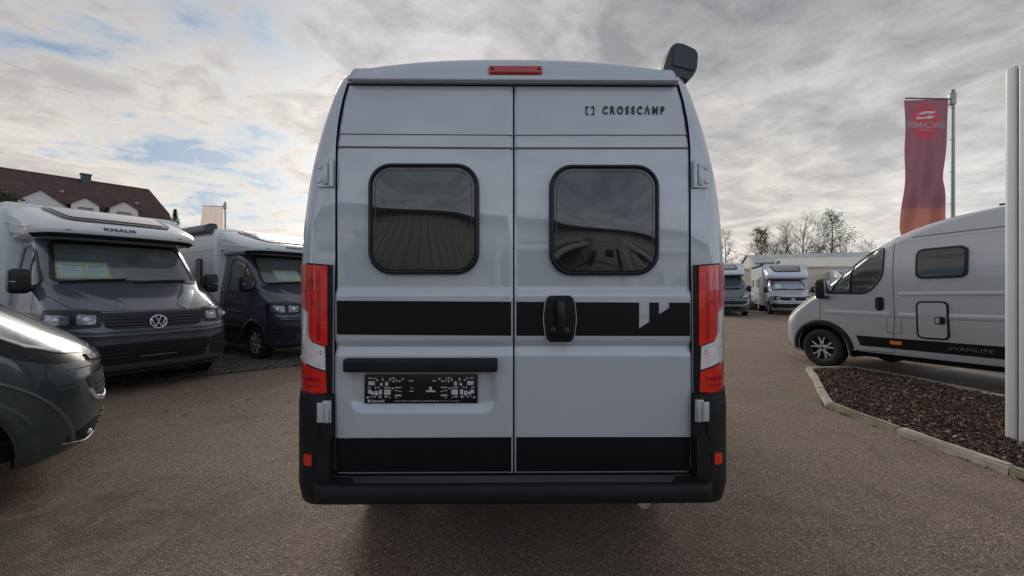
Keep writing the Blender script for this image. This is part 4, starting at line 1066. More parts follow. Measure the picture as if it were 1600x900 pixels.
#MARK_ENV
# ------------------------------------------------------------------ ground
def asphalt_mat():
    m = bpy.data.materials.new('asphalt'); m.use_nodes = True; t = NT(m.node_tree); b = m.node_tree.nodes['Principled BSDF']
    g = t.n('ShaderNodeTexCoord'); O = g.outputs['Object']
    vo = t.n('ShaderNodeTexVoronoi'); vo.inputs['Scale'].default_value = 112; t.l(O, vo.inputs['Vector'])
    sep_ = t.n('ShaderNodeSeparateColor'); t.l(vo.outputs['Color'], sep_.inputs[0])
    chip = t.ramp(sep_.outputs[0], [(0.0, (0.152, 0.103, 0.078)), (.35, (0.296, 0.202, 0.150)), (.62, (0.426, 0.287, 0.215)), (.85, (0.546, 0.395, 0.306)), (1.0, (0.803, 0.647, 0.521))])
    edge = t.ramp(vo.outputs['Distance'], [(.15, 0.0), (.75, 1.0)])
    c1 = t.mix(t.math('MULTIPLY', edge, .75), chip, (0.096, 0.069, 0.053))
    fine = t.noise(O, 240, 3, .6); c2 = t.mix(t.math('MULTIPLY', t.ramp(fine, [(.52, 0.0), (.66, 1.0)]), .35), c1, (0.386, 0.287, 0.220))
    big = t.noise(O, .55, 5, .6, .6); c3 = t.mix(t.math('MULTIPLY', t.ramp(big, [(.40, 0.0), (.68, 1.0)]), .36), c2, (0.217, 0.151, 0.114))
    mid = t.noise(O, 2.6, 6, .65, .8); c4 = t.mix(t.math('MULTIPLY', t.ramp(mid, [(.48, 0.0), (.75, 1.0)]), .30), c3, (0.433, 0.295, 0.215))
    # oily, mossy wear round the parking bays in the near left
    sx = t.n('ShaderNodeSeparateXYZ'); t.l(O, sx.inputs[0])
    wx = t.math('ADD', sx.outputs[0], 2.75); wy = t.math('SUBTRACT', sx.outputs[1], 2.35)
    d2 = t.math('ADD', t.math('MULTIPLY', t.math('MULTIPLY', wx, wx), .5), t.math('MULTIPLY', t.math('MULTIPLY', wy, wy), 1.2))
    st = t.math('MULTIPLY', t.ramp(d2, [(0.1, 1.0), (1.0, 0.0)]), t.ramp(t.noise(O, 3.2, 6, .7, 1.2), [(.30, 0.0), (.58, 1.0)]))
    c5 = t.mix(t.math('MULTIPLY', st, .75), c4, (0.056, 0.053, 0.033))
    # broad worn lanes and olive / rusty tints
    la = t.noise(O, .9, 5, .62, 1.5); c6 = t.mix(t.math('MULTIPLY', t.ramp(la, [(.52, 0.0), (.66, 1.0)]), .30), c5, (0.190, 0.167, 0.093))
    lb = t.noise(O, 1.3, 5, .6, 2.0); c7 = t.mix(t.math('MULTIPLY', t.ramp(lb, [(.30, 1.0), (.46, 0.0)]), .38), c6, (0.100, 0.084, 0.073))
    t.l(c7, b.inputs['Base Color'])
    b.inputs['Roughness'].default_value = .78; b.inputs['Specular IOR Level'].default_value = .35
    h = t.math('ADD', t.math('MULTIPLY', edge, -.8), t.math('MULTIPLY', t.noise(O, 34, 4, .6), .8))
    bp = t.n('ShaderNodeBump'); bp.inputs['Strength'].default_value = .9; bp.inputs['Distance'].default_value = .009; t.l(h, bp.inputs['Height']); t.l(bp.outputs[0], b.inputs['Normal'])
    return m
gm = MB(); gm._add([Vector((-300, -120, 0)), Vector((300, -120, 0)), Vector((300, 500, 0)), Vector((-300, 500, 0))], [(0, 1, 2, 3)])
gr_ = gm.build('asphalt_ground', asphalt_mat(), None, 0, kind='structure')
# far field behind the lot
CONC = mat('pale_concrete', (.34, .31, .27), .85, var=.22, vscale=5, bump=.3, bscale=120)
KERB = mat('kerb_concrete', (.42, .375, .31), .88, var=.30, vscale=7, bump=.5, bscale=90)
KERBM = mat('mossy_kerb_concrete', (.27, .25, .18), .9, var=.45, vscale=9, bump=.5, bscale=90)

# planting bed: kerb stones one by one, bark mulch, pale strip behind
bedp = [(5.22, 6.98), (4.95, 6.50), (3.86, 4.86), (3.86, 4.05), (3.90, 3.10), (3.95, 2.0), (4.0, .6), (4.02, -1.2)]
backp = [(5.22, 6.98), (5.45, 7.12), (6.15, 7.10), (6.34, 6.75), (6.38, 6.0), (6.44, 5.1), (6.5, 3.5), (6.55, -1.2)]
kerbroot = thing('bed_kerb', 'low pale concrete kerb edging the brown mulch bed on the right', 'kerb')
def along(path, step):
    p = [Vector(q) for q in path]; out = []
    pos = 0; segs = [(p[i], p[i+1]) for i in range(len(p)-1)]; L = [(b-a).length for a, b in segs]; tot = sum(L)
    def at(s_):
        for (a, b), l in zip(segs, L):
            if s_ <= l: return a+(b-a)*(s_/l)
            s_ -= l
        return segs[-1][1]
    n = max(1, round(tot/step))
    return [(at(tot*i/n), at(tot*(i+1)/n)) for i in range(n)]
rng = random.Random(11)
def kerbstone(a, b, wd, h, m, ref=[None]):
    d = (b-a); L = d.length-.008
    k = MB(); t = bmesh.new(); bmesh.ops.create_cube(t, size=1)
    for v in t.verts: v.co = Vector((v.co.x*L, v.co.y*wd, v.co.z*(h+.10)))
    bmesh.ops.bevel(t, geom=[e for e in t.edges if all(v.co.z > 0 for v in e.verts)], offset=.016, segments=2, affect='EDGES')
    bmesh.ops.subdivide_edges(t, edges=[e for e in t.edges if abs((e.verts[0].co-e.verts[1].co).x) > L*.6], cuts=4)
    for v in t.verts: v.co += Vector((rng.uniform(-.003, .003), rng.uniform(-.004, .004), rng.uniform(-.003, .003)))
    k._merge(t)
    o = k.build('kerb_stone', m, kerbroot, 30)
    o.location = ((a.x+b.x)/2, (a.y+b.y)/2, (h+.10)/2-.10+rng.uniform(-.006, .006)); o.rotation_euler = (rng.uniform(-.02, .02), 0, math.atan2(d.y, d.x)+rng.uniform(-.006, .006))
for i, (a, b) in enumerate(along(bedp, .82)): kerbstone(a, b, .085, .075, KERBM if i in (3, 5, 6) else KERB)
for (a, b) in along(backp, .95): kerbstone(a, b, .085, .065, KERB)
poly = [Vector(p) for p in bedp]+[Vector(p) for p in backp[::-1][:-1]]
sb = MB(); sb._add([Vector((p.x, p.y, .008)) for p in poly], [tuple(range(len(poly)))[::-1]]); sb.build('bed_soil', mat('dark_soil', (.018, .013, .010), .95, var=.4, vscale=20, bump=.8, bscale=70), None, 0, kind='structure')
MUL = bpy.data.materials.new('bark_mulch'); MUL.use_nodes = True; t = NT(MUL.node_tree); b = MUL.node_tree.nodes['Principled BSDF']
gi = t.n('ShaderNodeNewGeometry')
t.l(t.ramp(gi.outputs['Random Per Island'], [(0.0, (.022, .012, .010)), (.40, (.055, .029, .023)), (.72, (.105, .060, .048)), (.92, (.17, .115, .09)), (1.0, (.40, .33, .27))]), b.inputs['Base Color']); b.inputs['Roughness'].default_value = .8
vs = []; fs = []; cnt = 0; rng = random.Random(5)
pl2 = [(p.x, p.y) for p in poly]
while cnt < 26000:
    y = -.6+7.8*rng.random(); x = 3.8+2.8*rng.random()
    if not inside((x, y), pl2) or pdist((x, y), [Vector(q) for q in pl2]) < .055: continue
    if y < 2.0 and rng.random() < .5: continue
    L = rng.uniform(.016, .052); w2 = L*rng.uniform(.3, .7); h = rng.uniform(.004, .012); a = rng.uniform(0, 6.3)
    tilt = rng.gauss(0, .35); roll = rng.gauss(0, .35)
    M = Matrix.Rotation(a, 3, 'Z') @ Matrix.Rotation(tilt, 3, 'Y') @ Matrix.Rotation(roll, 3, 'X')
    c = Vector((x, y, .018+rng.random()*.030+.012*math.sin(x*5)*math.sin(y*4)))
    k = [(-L/2, -w2*.3, 0), (-L*.2, w2/2, 0), (L/2, w2*.25, 0), (L*.3, -w2/2, 0)]
    n0 = len(vs)
    for (i, j, q) in k: vs.append(M @ Vector((i, j, 0))+c)
    for (i, j, q) in k: vs.append(M @ Vector((i*.85, j*.85, h))+c)
    fs += [(n0+4, n0+5, n0+6, n0+7)[::-1] if False else (n0+7, n0+6, n0+5, n0+4)]+[(n0+i, n0+(i+1) % 4, n0+4+(i+1) % 4, n0+4+i) for i in range(4)]
    cnt += 1
mu = link('bark_mulch', raw_mesh('bark_mulch', vs, fs), MUL, None, 0, kind='stuff')
st_ = MB(); st_._add([Vector(p) for p in [(6.42, -1.2, .004), (6.42, 5.5, .004), (6.36, 6.6, .004), (6.28, 7.2, .004), (8.1, 7.2, .004), (8.4, 5, .004), (8.8, -1.2, .004)]], [(6, 5, 4, 3, 2, 1, 0)])
st_.build('concrete_path', CONC, None, 0, kind='structure')

# setts under the parked motorhomes
SETT = [mat('sett_stone', (.085, .078, .072), .8, var=.35, vscale=14, bump=.6, bscale=80), mat('sett_stone_warm', (.115, .10, .085), .8, var=.35, vscale=14, bump=.6, bscale=80)]
MOSS = mat('mossy_joint', (.040, .050, .018), .95, var=.6, vscale=9, bump=.8, bscale=90)
sp = MB(); q = [(-4.96, 6.60), (-3.75, 7.60), (-1.5, 9.6), (-5.5, 14.5), (-16, 10), (-9.6, 2.6)]
sp._add([Vector((x, y, .004)) for x, y in q], [tuple(range(6))]); paving = sp.build('sett_paving', MOSS, None, 0, kind='structure')
ang = math.atan2(1.0, 1.21); ca, sa = math.cos(ang), math.sin(ang); rng = random.Random(9)
smeshes = []
for k in range(5):
    t_ = MB(); b_ = bmesh.new(); bmesh.ops.create_cube(b_, size=1)
    for v in b_.verts:
        s_ = .90 if v.co.z > 0 else 1.0
        v.co = Vector((v.co.x*.150*s_+rng.uniform(-.008, .008), v.co.y*.142*s_+rng.uniform(-.008, .008), v.co.z*.026))
    t_._merge(b_); me = t_.mesh('sett'); me.materials.append(SETT[k % 2]); smeshes.append(me)
cells = []
for j in range(0, 26):
    for i in range(-24, 30):
        u = i*.165+(.08 if j % 2 else 0); v = .09+j*.158
        x = -4.96+u*ca-v*sa; y = 6.60+u*sa+v*ca
        if y < 5 or x > -2.2: continue
        rows = 451+905/y; col_ = 800+620*x/y
        cells.append((0 if (330 < col_ < 475 and 555 < rows < 600) else 1, y, x, y))
cells.sort(); jv = []; jf = []
for n_, (_, _, x, y) in enumerate(cells):
    rz = ang+rng.uniform(-.06, .06); z = .013+rng.uniform(-.003, .006)
    if n_ < 300:
        o = bpy.data.objects.new('sett', smeshes[rng.randrange(5)]); COL.objects.link(o); o.parent = paving; o.location = (x, y, z); o.rotation_euler = (0, 0, rz)
    else:
        n0 = len(jv); c_, s_ = math.cos(rz), math.sin(rz)
        for (a, b, h) in ((-.072, -.068, 0), (.072, -.068, 0), (.072, .068, 0), (-.072, .068, 0), (-.067, -.063, .024), (.067, -.063, .024), (.067, .063, .024), (-.067, .063, .024)): jv.append(Vector((x+a*c_-b*s_, y+a*s_+b*c_, z-.013+h)))
        jf += [(n0+4, n0+5, n0+6, n0+7)]+[(n0+i, n0+(i+1) % 4, n0+4+(i+1) % 4, n0+4+i) for i in range(4)]
link('sett_field', raw_mesh('sett_field', jv, jf), SETT[0], paving, 0, kind='stuff')
# tufts of weeds and fallen leaves in the joints
vs = []; fs = []; cols_ = []
for k in range(420):
    u = rng.uniform(-1.5, 2.6); v = abs(rng.gauss(0, .6)); x = -4.96+u*ca-v*sa; y = 6.60+u*sa+v*ca
    for b_ in range(7):
        a = rng.uniform(0, 6.3); L = rng.uniform(.012, .045); w2 = .006; c = Vector((x+rng.uniform(-.04, .04), y+rng.uniform(-.04, .04), .006)); d = Vector((math.cos(a), math.sin(a), 0)); n0 = len(vs)
        vs += [c-d.cross(Vector((0, 0, 1)))*w2, c+d.cross(Vector((0, 0, 1)))*w2, c+d*L*.7+Vector((0, 0, L*.8))]; fs.append((n0, n0+1, n0+2))
link('joint_weeds', raw_mesh('weeds', vs, fs), mat('weed_green', (.055, .075, .025), .8), None, 0, kind='stuff')
vs = []; fs = []
for k in range(110):
    x = rng.uniform(-6, 5); y = rng.uniform(2.2, 14)
    if rng.random() < .6: x = rng.uniform(-5.4, -1.6); y = 5.2+rng.uniform(-.8, 2.6)
    s_ = rng.uniform(.012, .026); a = rng.uniform(0, 6.3); n0 = len(vs); c = Vector((x, y, .007))
    for i in range(6):
        aa = a+i*math.pi/3; r_ = s_*(1 if i % 3 else 1.5)*rng.uniform(.8, 1.1); vs.append(c+Vector((r_*math.cos(aa), r_*math.sin(aa)*.7, rng.uniform(0, .008))))
    fs.append(tuple(n0+i for i in range(6)))
link('fallen_leaves', raw_mesh('leaves', vs, fs), mat('brown_leaf', (.10, .055, .025), .8, var=.3), None, 0, kind='stuff')

# ------------------------------------------------------------------ sign pylon at the right edge
PYL = mat('pale_grey_aluminium', (.60, .61, .63), .48, .1, .2, var=.04, vscale=2, rvar=.1)
pyl = thing('sign_pylon', 'tall pale grey metal pylon standing in the mulch at the right edge', 'pylon', (4.735, 3.60, 0))
a = MB(); a.prism(roundpoly([(0, .125), (.13, .125), (.13, .225), (0, .225)], [.012, .004, .004, .035], 5), (0, 0, 3.55), (0, 0, .0), (0, 1)); a.build('rear_profile', PYL, pyl, 30)
a = MB(); a.prism(roundpoly([(0, 0), (.13, 0), (.13, .115), (0, .115)], [.012, .004, .004, .02], 5), (0, 0, 3.53), (0, 0, .0), (0, 1)); a.build('front_profile', PYL, pyl, 30)
a = MB(); a.prism([(.02, .02), (1.25, .02), (1.25, .205), (.02, .205)], (0, 0, 3.50), (0, 0, .01), (0, 1)); a.build('core', mat('dark_joint', (.06, .06, .07), .6), pyl)
for y_, nm in ((.010, 'front_panel'), (.215, 'back_panel')):
    a = MB(); a.box((.69, y_, 1.79), (1.10, .024, 3.46), .005); a.build(nm, PYL, pyl)
a = MB(); a.box((.66, .11, .02), (1.22, .17, .10), .01); a.build('plinth', mat('dark_joint', (.06, .06, .07), .6), pyl)

# ------------------------------------------------------------------ flags
def flag(loc, height, fw, fh, label, top, bottom, text=True, transl=.5, rz=0, pale=False, ragged=True):
    f = thing('flag', label, 'flag', loc, rz)
    MET = mat('flagpole_metal', (.30, .33, .33), .4, .6)
    m = MB(); m.tube([(0, 0, 0), (0, 0, height)], .048, 14, True, .038); m.ell((0, 0, height+.03), (.05, .05, .07), 2); m.box((-.02, 0, height-.17), (.12, .12, .30), .02); m.build('flagpole', MET, f)
    b = MB(); b.tube([(0, 0, height-.16), (-fw-.10, 0, height-.14)], .018, 8); b.build('banner_arm', mat('dark_arm', (.06, .06, .07), .5), f)
    M_ = bpy.data.materials.new('flag_cloth'); M_.use_nodes = True; t = NT(M_.node_tree); M_.node_tree.nodes.clear()
    g = t.n('ShaderNodeTexCoord'); s_ = t.n('ShaderNodeSeparateXYZ'); t.l(g.outputs['UV'], s_.inputs[0])
    n_ = t.noise(g.outputs['UV'], 5, 3, .5)
    bot = t.ramp(t.math('ADD', s_.outputs[1], 0), [(.22, bottom), (.255, top)] if not pale else [(.3, bottom), (.7, top)])
    if not pale:
        dx = t.math('SUBTRACT', s_.outputs[0], .5); dy = t.math('MULTIPLY', t.math('SUBTRACT', s_.outputs[1], .845), 2.6)
        r2 = t.math('ADD', t.math('MULTIPLY', dx, dx), t.math('MULTIPLY', dy, dy)); bot = t.mix(t.ramp(r2, [(.05, 1.0), (.14, 0.0)]), bot, (.45, .07, .10))
    d = t.n('ShaderNodeBsdfDiffuse'); tr = t.n('ShaderNodeBsdfTranslucent'); t.l(bot, d.inputs[0]); t.l(bot, tr.inputs[0])
    mx = t.n('ShaderNodeMixShader'); mx.inputs[0].default_value = transl; t.l(d.outputs[0], mx.inputs[1]); t.l(tr.outputs[0], mx.inputs[2]); o = t.n('ShaderNodeOutputMaterial'); t.l(mx.outputs[0], o.inputs[0])
    NX, NZ = 26, 90; vs = []; fs = []; uv = []
    def pos(u, v):   # u 0 = mast side, v 0 = top
        z = height-.16-v*fh; sag = .05*v
        x = -.12-u*(fw-.05)-.05*v-u*(.16*v)+.02*math.sin(v*9)*u
        if ragged and v > .9: x += (u > .6)*(v-.9)*2.6*(u-.6); z += (v-.9)*.9*max(0, u-.6)*2
        y = .035*math.sin(u*9+v*4)*(.3+v)+.06*math.sin(v*5+u*2.2)*(.2+u)+.07*math.sin(u*13+v*3)*v+.03*math.sin(u*22-v*7)*(.2+v)+.04*math.sin(v*15+u*9)*v
        return Vector((x, y, z))
    for j in range(NZ+1):
        for i in range(NX+1): vs.append(pos(i/NX, j/NZ)); uv.append((i/NX, 1-j/NZ))
    for j in range(NZ):
        for i in range(NX): a_ = j*(NX+1)+i; fs.append((a_, a_+1, a_+NX+2, a_+NX+1))
    me = raw_mesh('cloth', vs, fs); ul = me.uv_layers.new(name='UVMap')
    for l in me.loops: ul.data[l.index].uv = uv[l.vertex_index]
    c = link('flag_cloth', me, M_, f, 0); me.shade_smooth()
    if text:
        # print shows through from the back, so it reads mirrored from here
        def onflag(me2, sx=1):
            for v in me2.vertices:
                u = .5+v.co.x/fw*sx; vv = (-v.co.y)/fh; v.co = pos(u, vv)+Vector((0, -.012, 0))
        PW = mat('flag_print', (.62, .58, .60), .7)
        tm = text_mesh('SUNCAMPER', .225, sx=.82, bold=.008, th=.0005)
        for v in tm.vertices: v.co.y -= fh*.180
        onflag(tm); link('lettering', tm, PW, c, 0)
        tm = text_mesh('freizeitmobile', .09, sx=1.0, bold=.002, th=.0005)
        for v in tm.vertices: v.co.y -= fh*.212; v.co.x *= .75
        onflag(tm); link('lettering', tm, PW, c, 0)
        lb = bmesh.new()
        for pg in ([(-.22, .10), (.10, .10), (.22, .02), (.06, .02), (-.02, .05), (-.10, .02), (-.22, .05)], [(.24, -.10), (-.12, -.10), (-.24, -.03), (-.06, -.01), (.04, -.05), (.24, -.02)]):
            pd = dens2(pg, .03); vv = [lb.verts.new((p.x, p.y-fh*.110, 0)) for p in pd]; lb.faces.new(vv)
        lm = bpy.data.meshes.new('logo'); lb.to_mesh(lm); lb.free(); onflag(lm); link('flag_logo', lm, PW, c, 0)
    for k in range(5):
        z = height-.4-k*(fh-.4)/4; r_ = MB(); r_.tube([(-.10, 0, z+.03), (-.04, 0, z), (.0, -.05, z-.02), (.05, 0, z-.02)], .007, 6); r_.build('flag_clip', MET, f)
    return f
flag((11.50, 10.35, 0), 6.55, 1.14, 3.75, 'tall maroon and orange flag on a mast behind the silver grey van at right', (.26, .12, .165), (.42, .18, .145))
flag((-15.9, 22.0, 0), 6.15, 1.25, 3.6, 'pale pink flag on a thin mast showing above the roof of the farther left motorhome', (.72, .62, .58), (.70, .48, .45), text=False, transl=.75, pale=True)

# ------------------------------------------------------------------ house with dormers, far left
TILE = mat('brown_roof_tile', (.085, .046, .040), .75, var=.35, vscale=2.0, bump=.3, bscale=30)
PLASTER = mat('white_plaster', (.62, .60, .60), .85, var=.05, vscale=2)
ha = math.atan2(6.5, 4.8)
hs_ = thing('house', 'house with long red brown tiled roof and white gabled dormers above the motorhomes', 'house', (-55.25, 31.2, 0), ha)
# local frame: x along the ridge (away to the right), -y = side facing the camera
RZ, EZ, HD, L0, L1 = 13.1, 6.2, 7.0, -12, 21.3
wl = MB(); wl.box(((L0+L1)/2, 0, 3.1), (L1-L0-1.0, 2*HD-1.2, 6.2)); wl.build('wall', PLASTER, hs_)
sl_ = math.atan2(RZ-EZ, HD); NR = 24
rm = []; 
for side in (-1, 1):
    b = MB()
    for r_ in range(NR):
        t0, t1 = r_/NR, (r_+1)/NR
        y0, z0 = side*HD*(1-t0), EZ+(RZ-EZ)*t0; y1, z1 = side*HD*(1-t1), EZ+(RZ-EZ)*t1
        xe0 = L1-max(0, (t0-.55))*2.6; xe1 = L1-max(0, (t1-.55))*2.6; xs0 = L0+max(0, (t0-.55))*2.6; xs1 = L0+max(0, (t1-.55))*2.6
        b._add([Vector((xs0, y0, z0+.10)), Vector((xe0, y0, z0+.10)), Vector((xe1, y1, z1+.03)), Vector((xs1, y1, z1+.03)), Vector((xs0, y0, z0)), Vector((xe0, y0, z0))], [(0, 1, 2, 3), (4, 5, 1, 0)])
    b.build('roof', TILE, hs_, 0, fix=False) if False else b.build('roof_slope', TILE, hs_, 0)
gb = MB()
for xe, sg in ((L1, 1), (L0, -1)):
    zt = EZ+(RZ-EZ)*.55; yt = HD*.45
    gb._add([Vector((xe-sg*.1, -HD+.2, EZ)), Vector((xe-sg*.1, HD-.2, EZ)), Vector((xe-sg*.1, yt, zt)), Vector((xe-sg*.1, -yt, zt))], [(0, 1, 2, 3)])
gb.build('gable_wall', PLASTER, hs_, 0)
hp_ = MB()
for xe, sg in ((L1, 1), (L0, -1)):
    zt = EZ+(RZ-EZ)*.55; yt = HD*.45; hp_._add([Vector((xe+sg*.02, -yt-.1, zt+.05)), Vector((xe+sg*.02, yt+.1, zt+.05)), Vector((xe-sg*1.17, 0, RZ+.06))], [(0, 1, 2)])
hp_.build('half_hip', TILE, hs_, 0)
rd = MB(); rd.tube([(L0+1.2, 0, RZ+.02), (L1-1.2, 0, RZ+.02)], .13, 8); rd.build('ridge_tiles', TILE, hs_)
def dormer(xc, wd, zap, zbase, win):
    k = MB(); yf = -5.2
    eave = zap-wd*(.36 if wd < 3 else .42)
    yb = -HD*(1-(zap-EZ)/(RZ-EZ))+.6
    k.prism([(xc-wd/2, 7.2), (xc+wd/2, 7.2), (xc+wd/2, eave), (xc, zap), (xc-wd/2, eave)], (0, yb-yf, 0), (0, yf, 0), (0, 2))
    d = k.build('dormer', PLASTER, hs_, 0)
    r_ = MB()
    for s in (-1, 1):
        p0 = Vector((xc, yf-.15, zap+.12)); p1 = Vector((xc+s*(wd/2+.2), yf-.15, eave-.05)); dv = Vector((0, yb-yf+.5, 0)); up = Vector((s*.06, 0, .10))
        r_._add([p0, p1, p1+dv, p0+dv, p0-Vector((0, 0, .16)), p1-Vector((0, 0, .14)), p1+dv-Vector((0, 0, .14)), p0+dv-Vector((0, 0, .16))], [(0, 1, 2, 3), (4, 5, 6, 7), (0, 1, 5, 4), (2, 3, 7, 6), (1, 2, 6, 5)])
    r_.build('dormer_roof', TILE, d, 0)
    if win:
        w_ = MB(); w_.box((xc, yf-.03, zbase+.0), (wd*.50, .08, 1.0), .01); wf_ = w_.build('window_frame', mat('brown_frame', (.09, .06, .05), .6), d)
        g = MB(); g.box((xc, yf-.05, zbase), (wd*.44, .06, .86)); g.build('window_pane', GLSM, d)
HOUSE = []
dormer(11.4, 3.4, 10.7, 8.3, False); dormer(14.3, 1.95, 10.5, 8.98, True); dormer(17.1, 2.15, 10.6, 8.95, True)
ch = MB(); ch.box((14.9, -.1, RZ+.05), (.75, .7, 1.2), .02); ch.box((14.9, -.1, RZ+.68), (.88, .82, .10)); ch.build('chimney', mat('dark_slate_chimney', (.06, .07, .075), .7, var=.2), hs_)
for (x, z) in ((8.3, 11.4), (13.0, 11.2), (18.6, 10.9)):
    y = -HD*(1-(z-EZ)/(RZ-EZ)); v_ = MB(); v_.box((x, y-.1, z+.1), (.28, .25, .24), .05); v_.build('roof_vent', mat('vent_grey', (.3, .3, .32), .6), hs_)

# ------------------------------------------------------------------ trees
BARK = mat('pale_bark', (.16, .14, .12), .9, var=.4, vscale=8); BARKD = mat('dark_bark', (.11, .088, .076), .9, var=.4, vscale=8)  # dark bark colour is lightened to stand in for distant haze
LEAFB = mat('russet_leaf', (.16, .10, .05), .8, var=.4, vscale=3); LEAFG = mat('dull_green_leaf', (.060, .070, .030), .8, var=.4, vscale=3); CONIF = mat('conifer_needle', (.022, .035, .020), .8, var=.4, vscale=3)
def tree(loc, H, seed, label, leaf=None, nleaf=0, spread=.35, bark=BARK, group='bare autumn trees behind the far hall', crown0=.3, name='bare_tree', lsize=.14, droop=0):
    rg = random.Random(seed); root = thing(name, label, 'tree', loc, rg.uniform(0, 6), group)
    b = MB(); tips = []; twig_v = []; twig_f = []
    pts = [Vector((0, 0, 0))]; d = Vector((rg.gauss(0, .03), rg.gauss(0, .03), 1)).normalized()
    n = 9
    for i in range(n): d = (d+Vector((rg.gauss(0, .05), rg.gauss(0, .05), .15))).normalized(); pts.append(pts[-1]+d*H*.92/n)
    b.tube(pts, H*.013+.02, 7, True, .02); b.build('trunk', bark, root)
    def twig(p, d, L, r_, depth):
        m = 4; q = p; w0 = r_
        for i in range(m):
            dn = (d+Vector((rg.gauss(0, .16), rg.gauss(0, .16), rg.gauss(.06-droop, .12)))).normalized(); q2 = q+dn*L/m; w1 = r_*(1-.75*(i+1)/m)
            s_ = dn.cross(Vector((rg.random(), rg.random(), .3))).normalized(); t2 = dn.cross(s_); n0 = len(twig_v)
            for (c, w) in ((q, w0), (q2, w1)):
                for k in range(3): a = 2.094*k; twig_v.append(c+(s_*math.cos(a)+t2*math.sin(a))*w)
            for k in range(3): k2 = (k+1) % 3; twig_f.append((n0+k, n0+k2, n0+3+k2, n0+3+k))
            if depth > 0:
                for _ in range(2 if depth > 1 else rg.choice((1, 2))):
                    ax = Vector((rg.gauss(0, 1), rg.gauss(0, 1), rg.gauss(.2, .6))).normalized(); twig(q2, (dn*.9+ax*.75).normalized(), L*rg.uniform(.40, .62), max(.006, w1*.7), depth-1)
            else: tips.append(q2)
            d, q, w0 = dn, q2, w1
    nb = int(14+H)
    for k in range(nb):
        f = crown0+(1-crown0)*(k+.5)/nb; i = min(n-1, int(f*n)); p = pts[i].lerp(pts[i+1], f*n-i) if i < n else pts[-1]
        a = k*2.4+rg.uniform(-.4, .4); up = rg.uniform(.35, 1.0)
        L = H*spread*(1.08-f)*rg.uniform(.7, 1.2)*1.15+.4
        twig(p, Vector((math.cos(a), math.sin(a), up)).normalized(), L, H*.004*(1.15-f)+.010, 2)
    link('limbs', raw_mesh('limbs', twig_v, twig_f), bark, root, 0, kind='stuff')
    if leaf and nleaf:
        vs = []; fs = []
        for k in range(nleaf):
            c = rg.choice(tips)+Vector((rg.gauss(0, .22), rg.gauss(0, .22), rg.gauss(0, .22))); s_ = lsize*rg.uniform(.6, 1.3)
            u = Vector((rg.gauss(0, 1), rg.gauss(0, 1), rg.gauss(0, 1))).normalized(); v = u.cross(Vector((rg.gauss(0, 1), rg.gauss(0, 1), rg.gauss(0, 1)))).normalized(); n0 = len(vs)
            vs += [c-u*s_*.6, c+v*s_*.4, c+u*s_*.6, c-v*s_*.4]; fs.append((n0, n0+1, n0+2, n0+3))
        link('crown', raw_mesh('crown', vs, fs), leaf, root, 0, kind='stuff')
    return root
def tx(px_, Y): return (px_-800)/620*Y
T = [(1136, 55, 10.0, 'thin half bare tree just right of the big van, left of the far hall', LEAFG, 500, .22, BARK),
     (1186, 62, 11.2, 'rounded tree with brown leaves, leftmost of the trees over the hall roof', LEAFB, 4200, .26, BARKD),
     (1209, 66, 10.2, 'small slender bare tree right beside the rounded brown one', LEAFB, 300, .22, BARK),
     (1224, 60, 12.4, 'pale bare tree over the small white motorhome, left of its twin', None, 0, .24, BARK),
     (1239, 62, 12.3, 'pale bare tree over the small white motorhome, right of its twin', LEAFB, 200, .22, BARK),
     (1260, 58, 13.2, 'tallest bare tree with a clear fan of branches, centre of the row', None, 0, .30, BARKD),
     (1282, 62, 10.6, 'bushy bare tree between the tall fan shaped one and the dense birch', LEAFB, 500, .26, BARKD),
     (1299, 57, 12.8, 'dense birch with a few leaves left, fullest tree of the row', LEAFG, 2600, .30, BARKD),
     (1318, 60, 10.2, 'low reddish bare tree right of the dense birch', LEAFB, 400, .26, BARKD),
     (1336, 63, 9.6, 'faint low tree at the right end of the row above the silver grey van', LEAFB, 250, .28, BARK)]
for i, (px_, Y, H, lab, lf, nl, sp_, bk_) in enumerate(T): tree((tx(px_, Y), Y, 0), H, 20+i, lab, lf, nl, sp_, bk_)
# conifer beside the house and a tree at the far left edge
def conifer(loc, H, seed, label):
    rg = random.Random(seed); root = thing('conifer', label, 'tree', loc)
    b = MB(); b.tube([(0, 0, 0), (0, 0, H)], .16, 8, True, .02); b.build('trunk', BARKD, root); vs = []; fs = []
    for k in range(5200):
        f = rg.random()**.8; z = 1.0+f*(H-1.0); r_ = (1-f)*H*.20*(.55+.45*rg.random())*(1+.25*math.sin(z*5)); a = rg.uniform(0, 6.283); c = Vector((r_*math.cos(a), r_*math.sin(a), z-r_*.3))
        d = Vector((math.cos(a), math.sin(a), rg.uniform(-.4, .5))).normalized(); s_ = rg.uniform(.12, .3); v = d.cross(Vector((0, 0, 1)))*s_*.22; n0 = len(vs)
        vs += [c-v, c+v, c+d*s_]; fs.append((n0, n0+1, n0+2))
    link('crown', raw_mesh('crown', vs, fs), CONIF, root, 0, kind='stuff')
conifer((-38.2, 45.0, 0), 10.4, 4, 'dark conifer peeking out behind the right end of the house roof')
tree((-39.6, 30.5, 0), 9.2, 77, 'green leafed tree against the house roof at the left edge', LEAFG, 3000, .28, BARKD, None, .3, 'leafy_tree', .22)

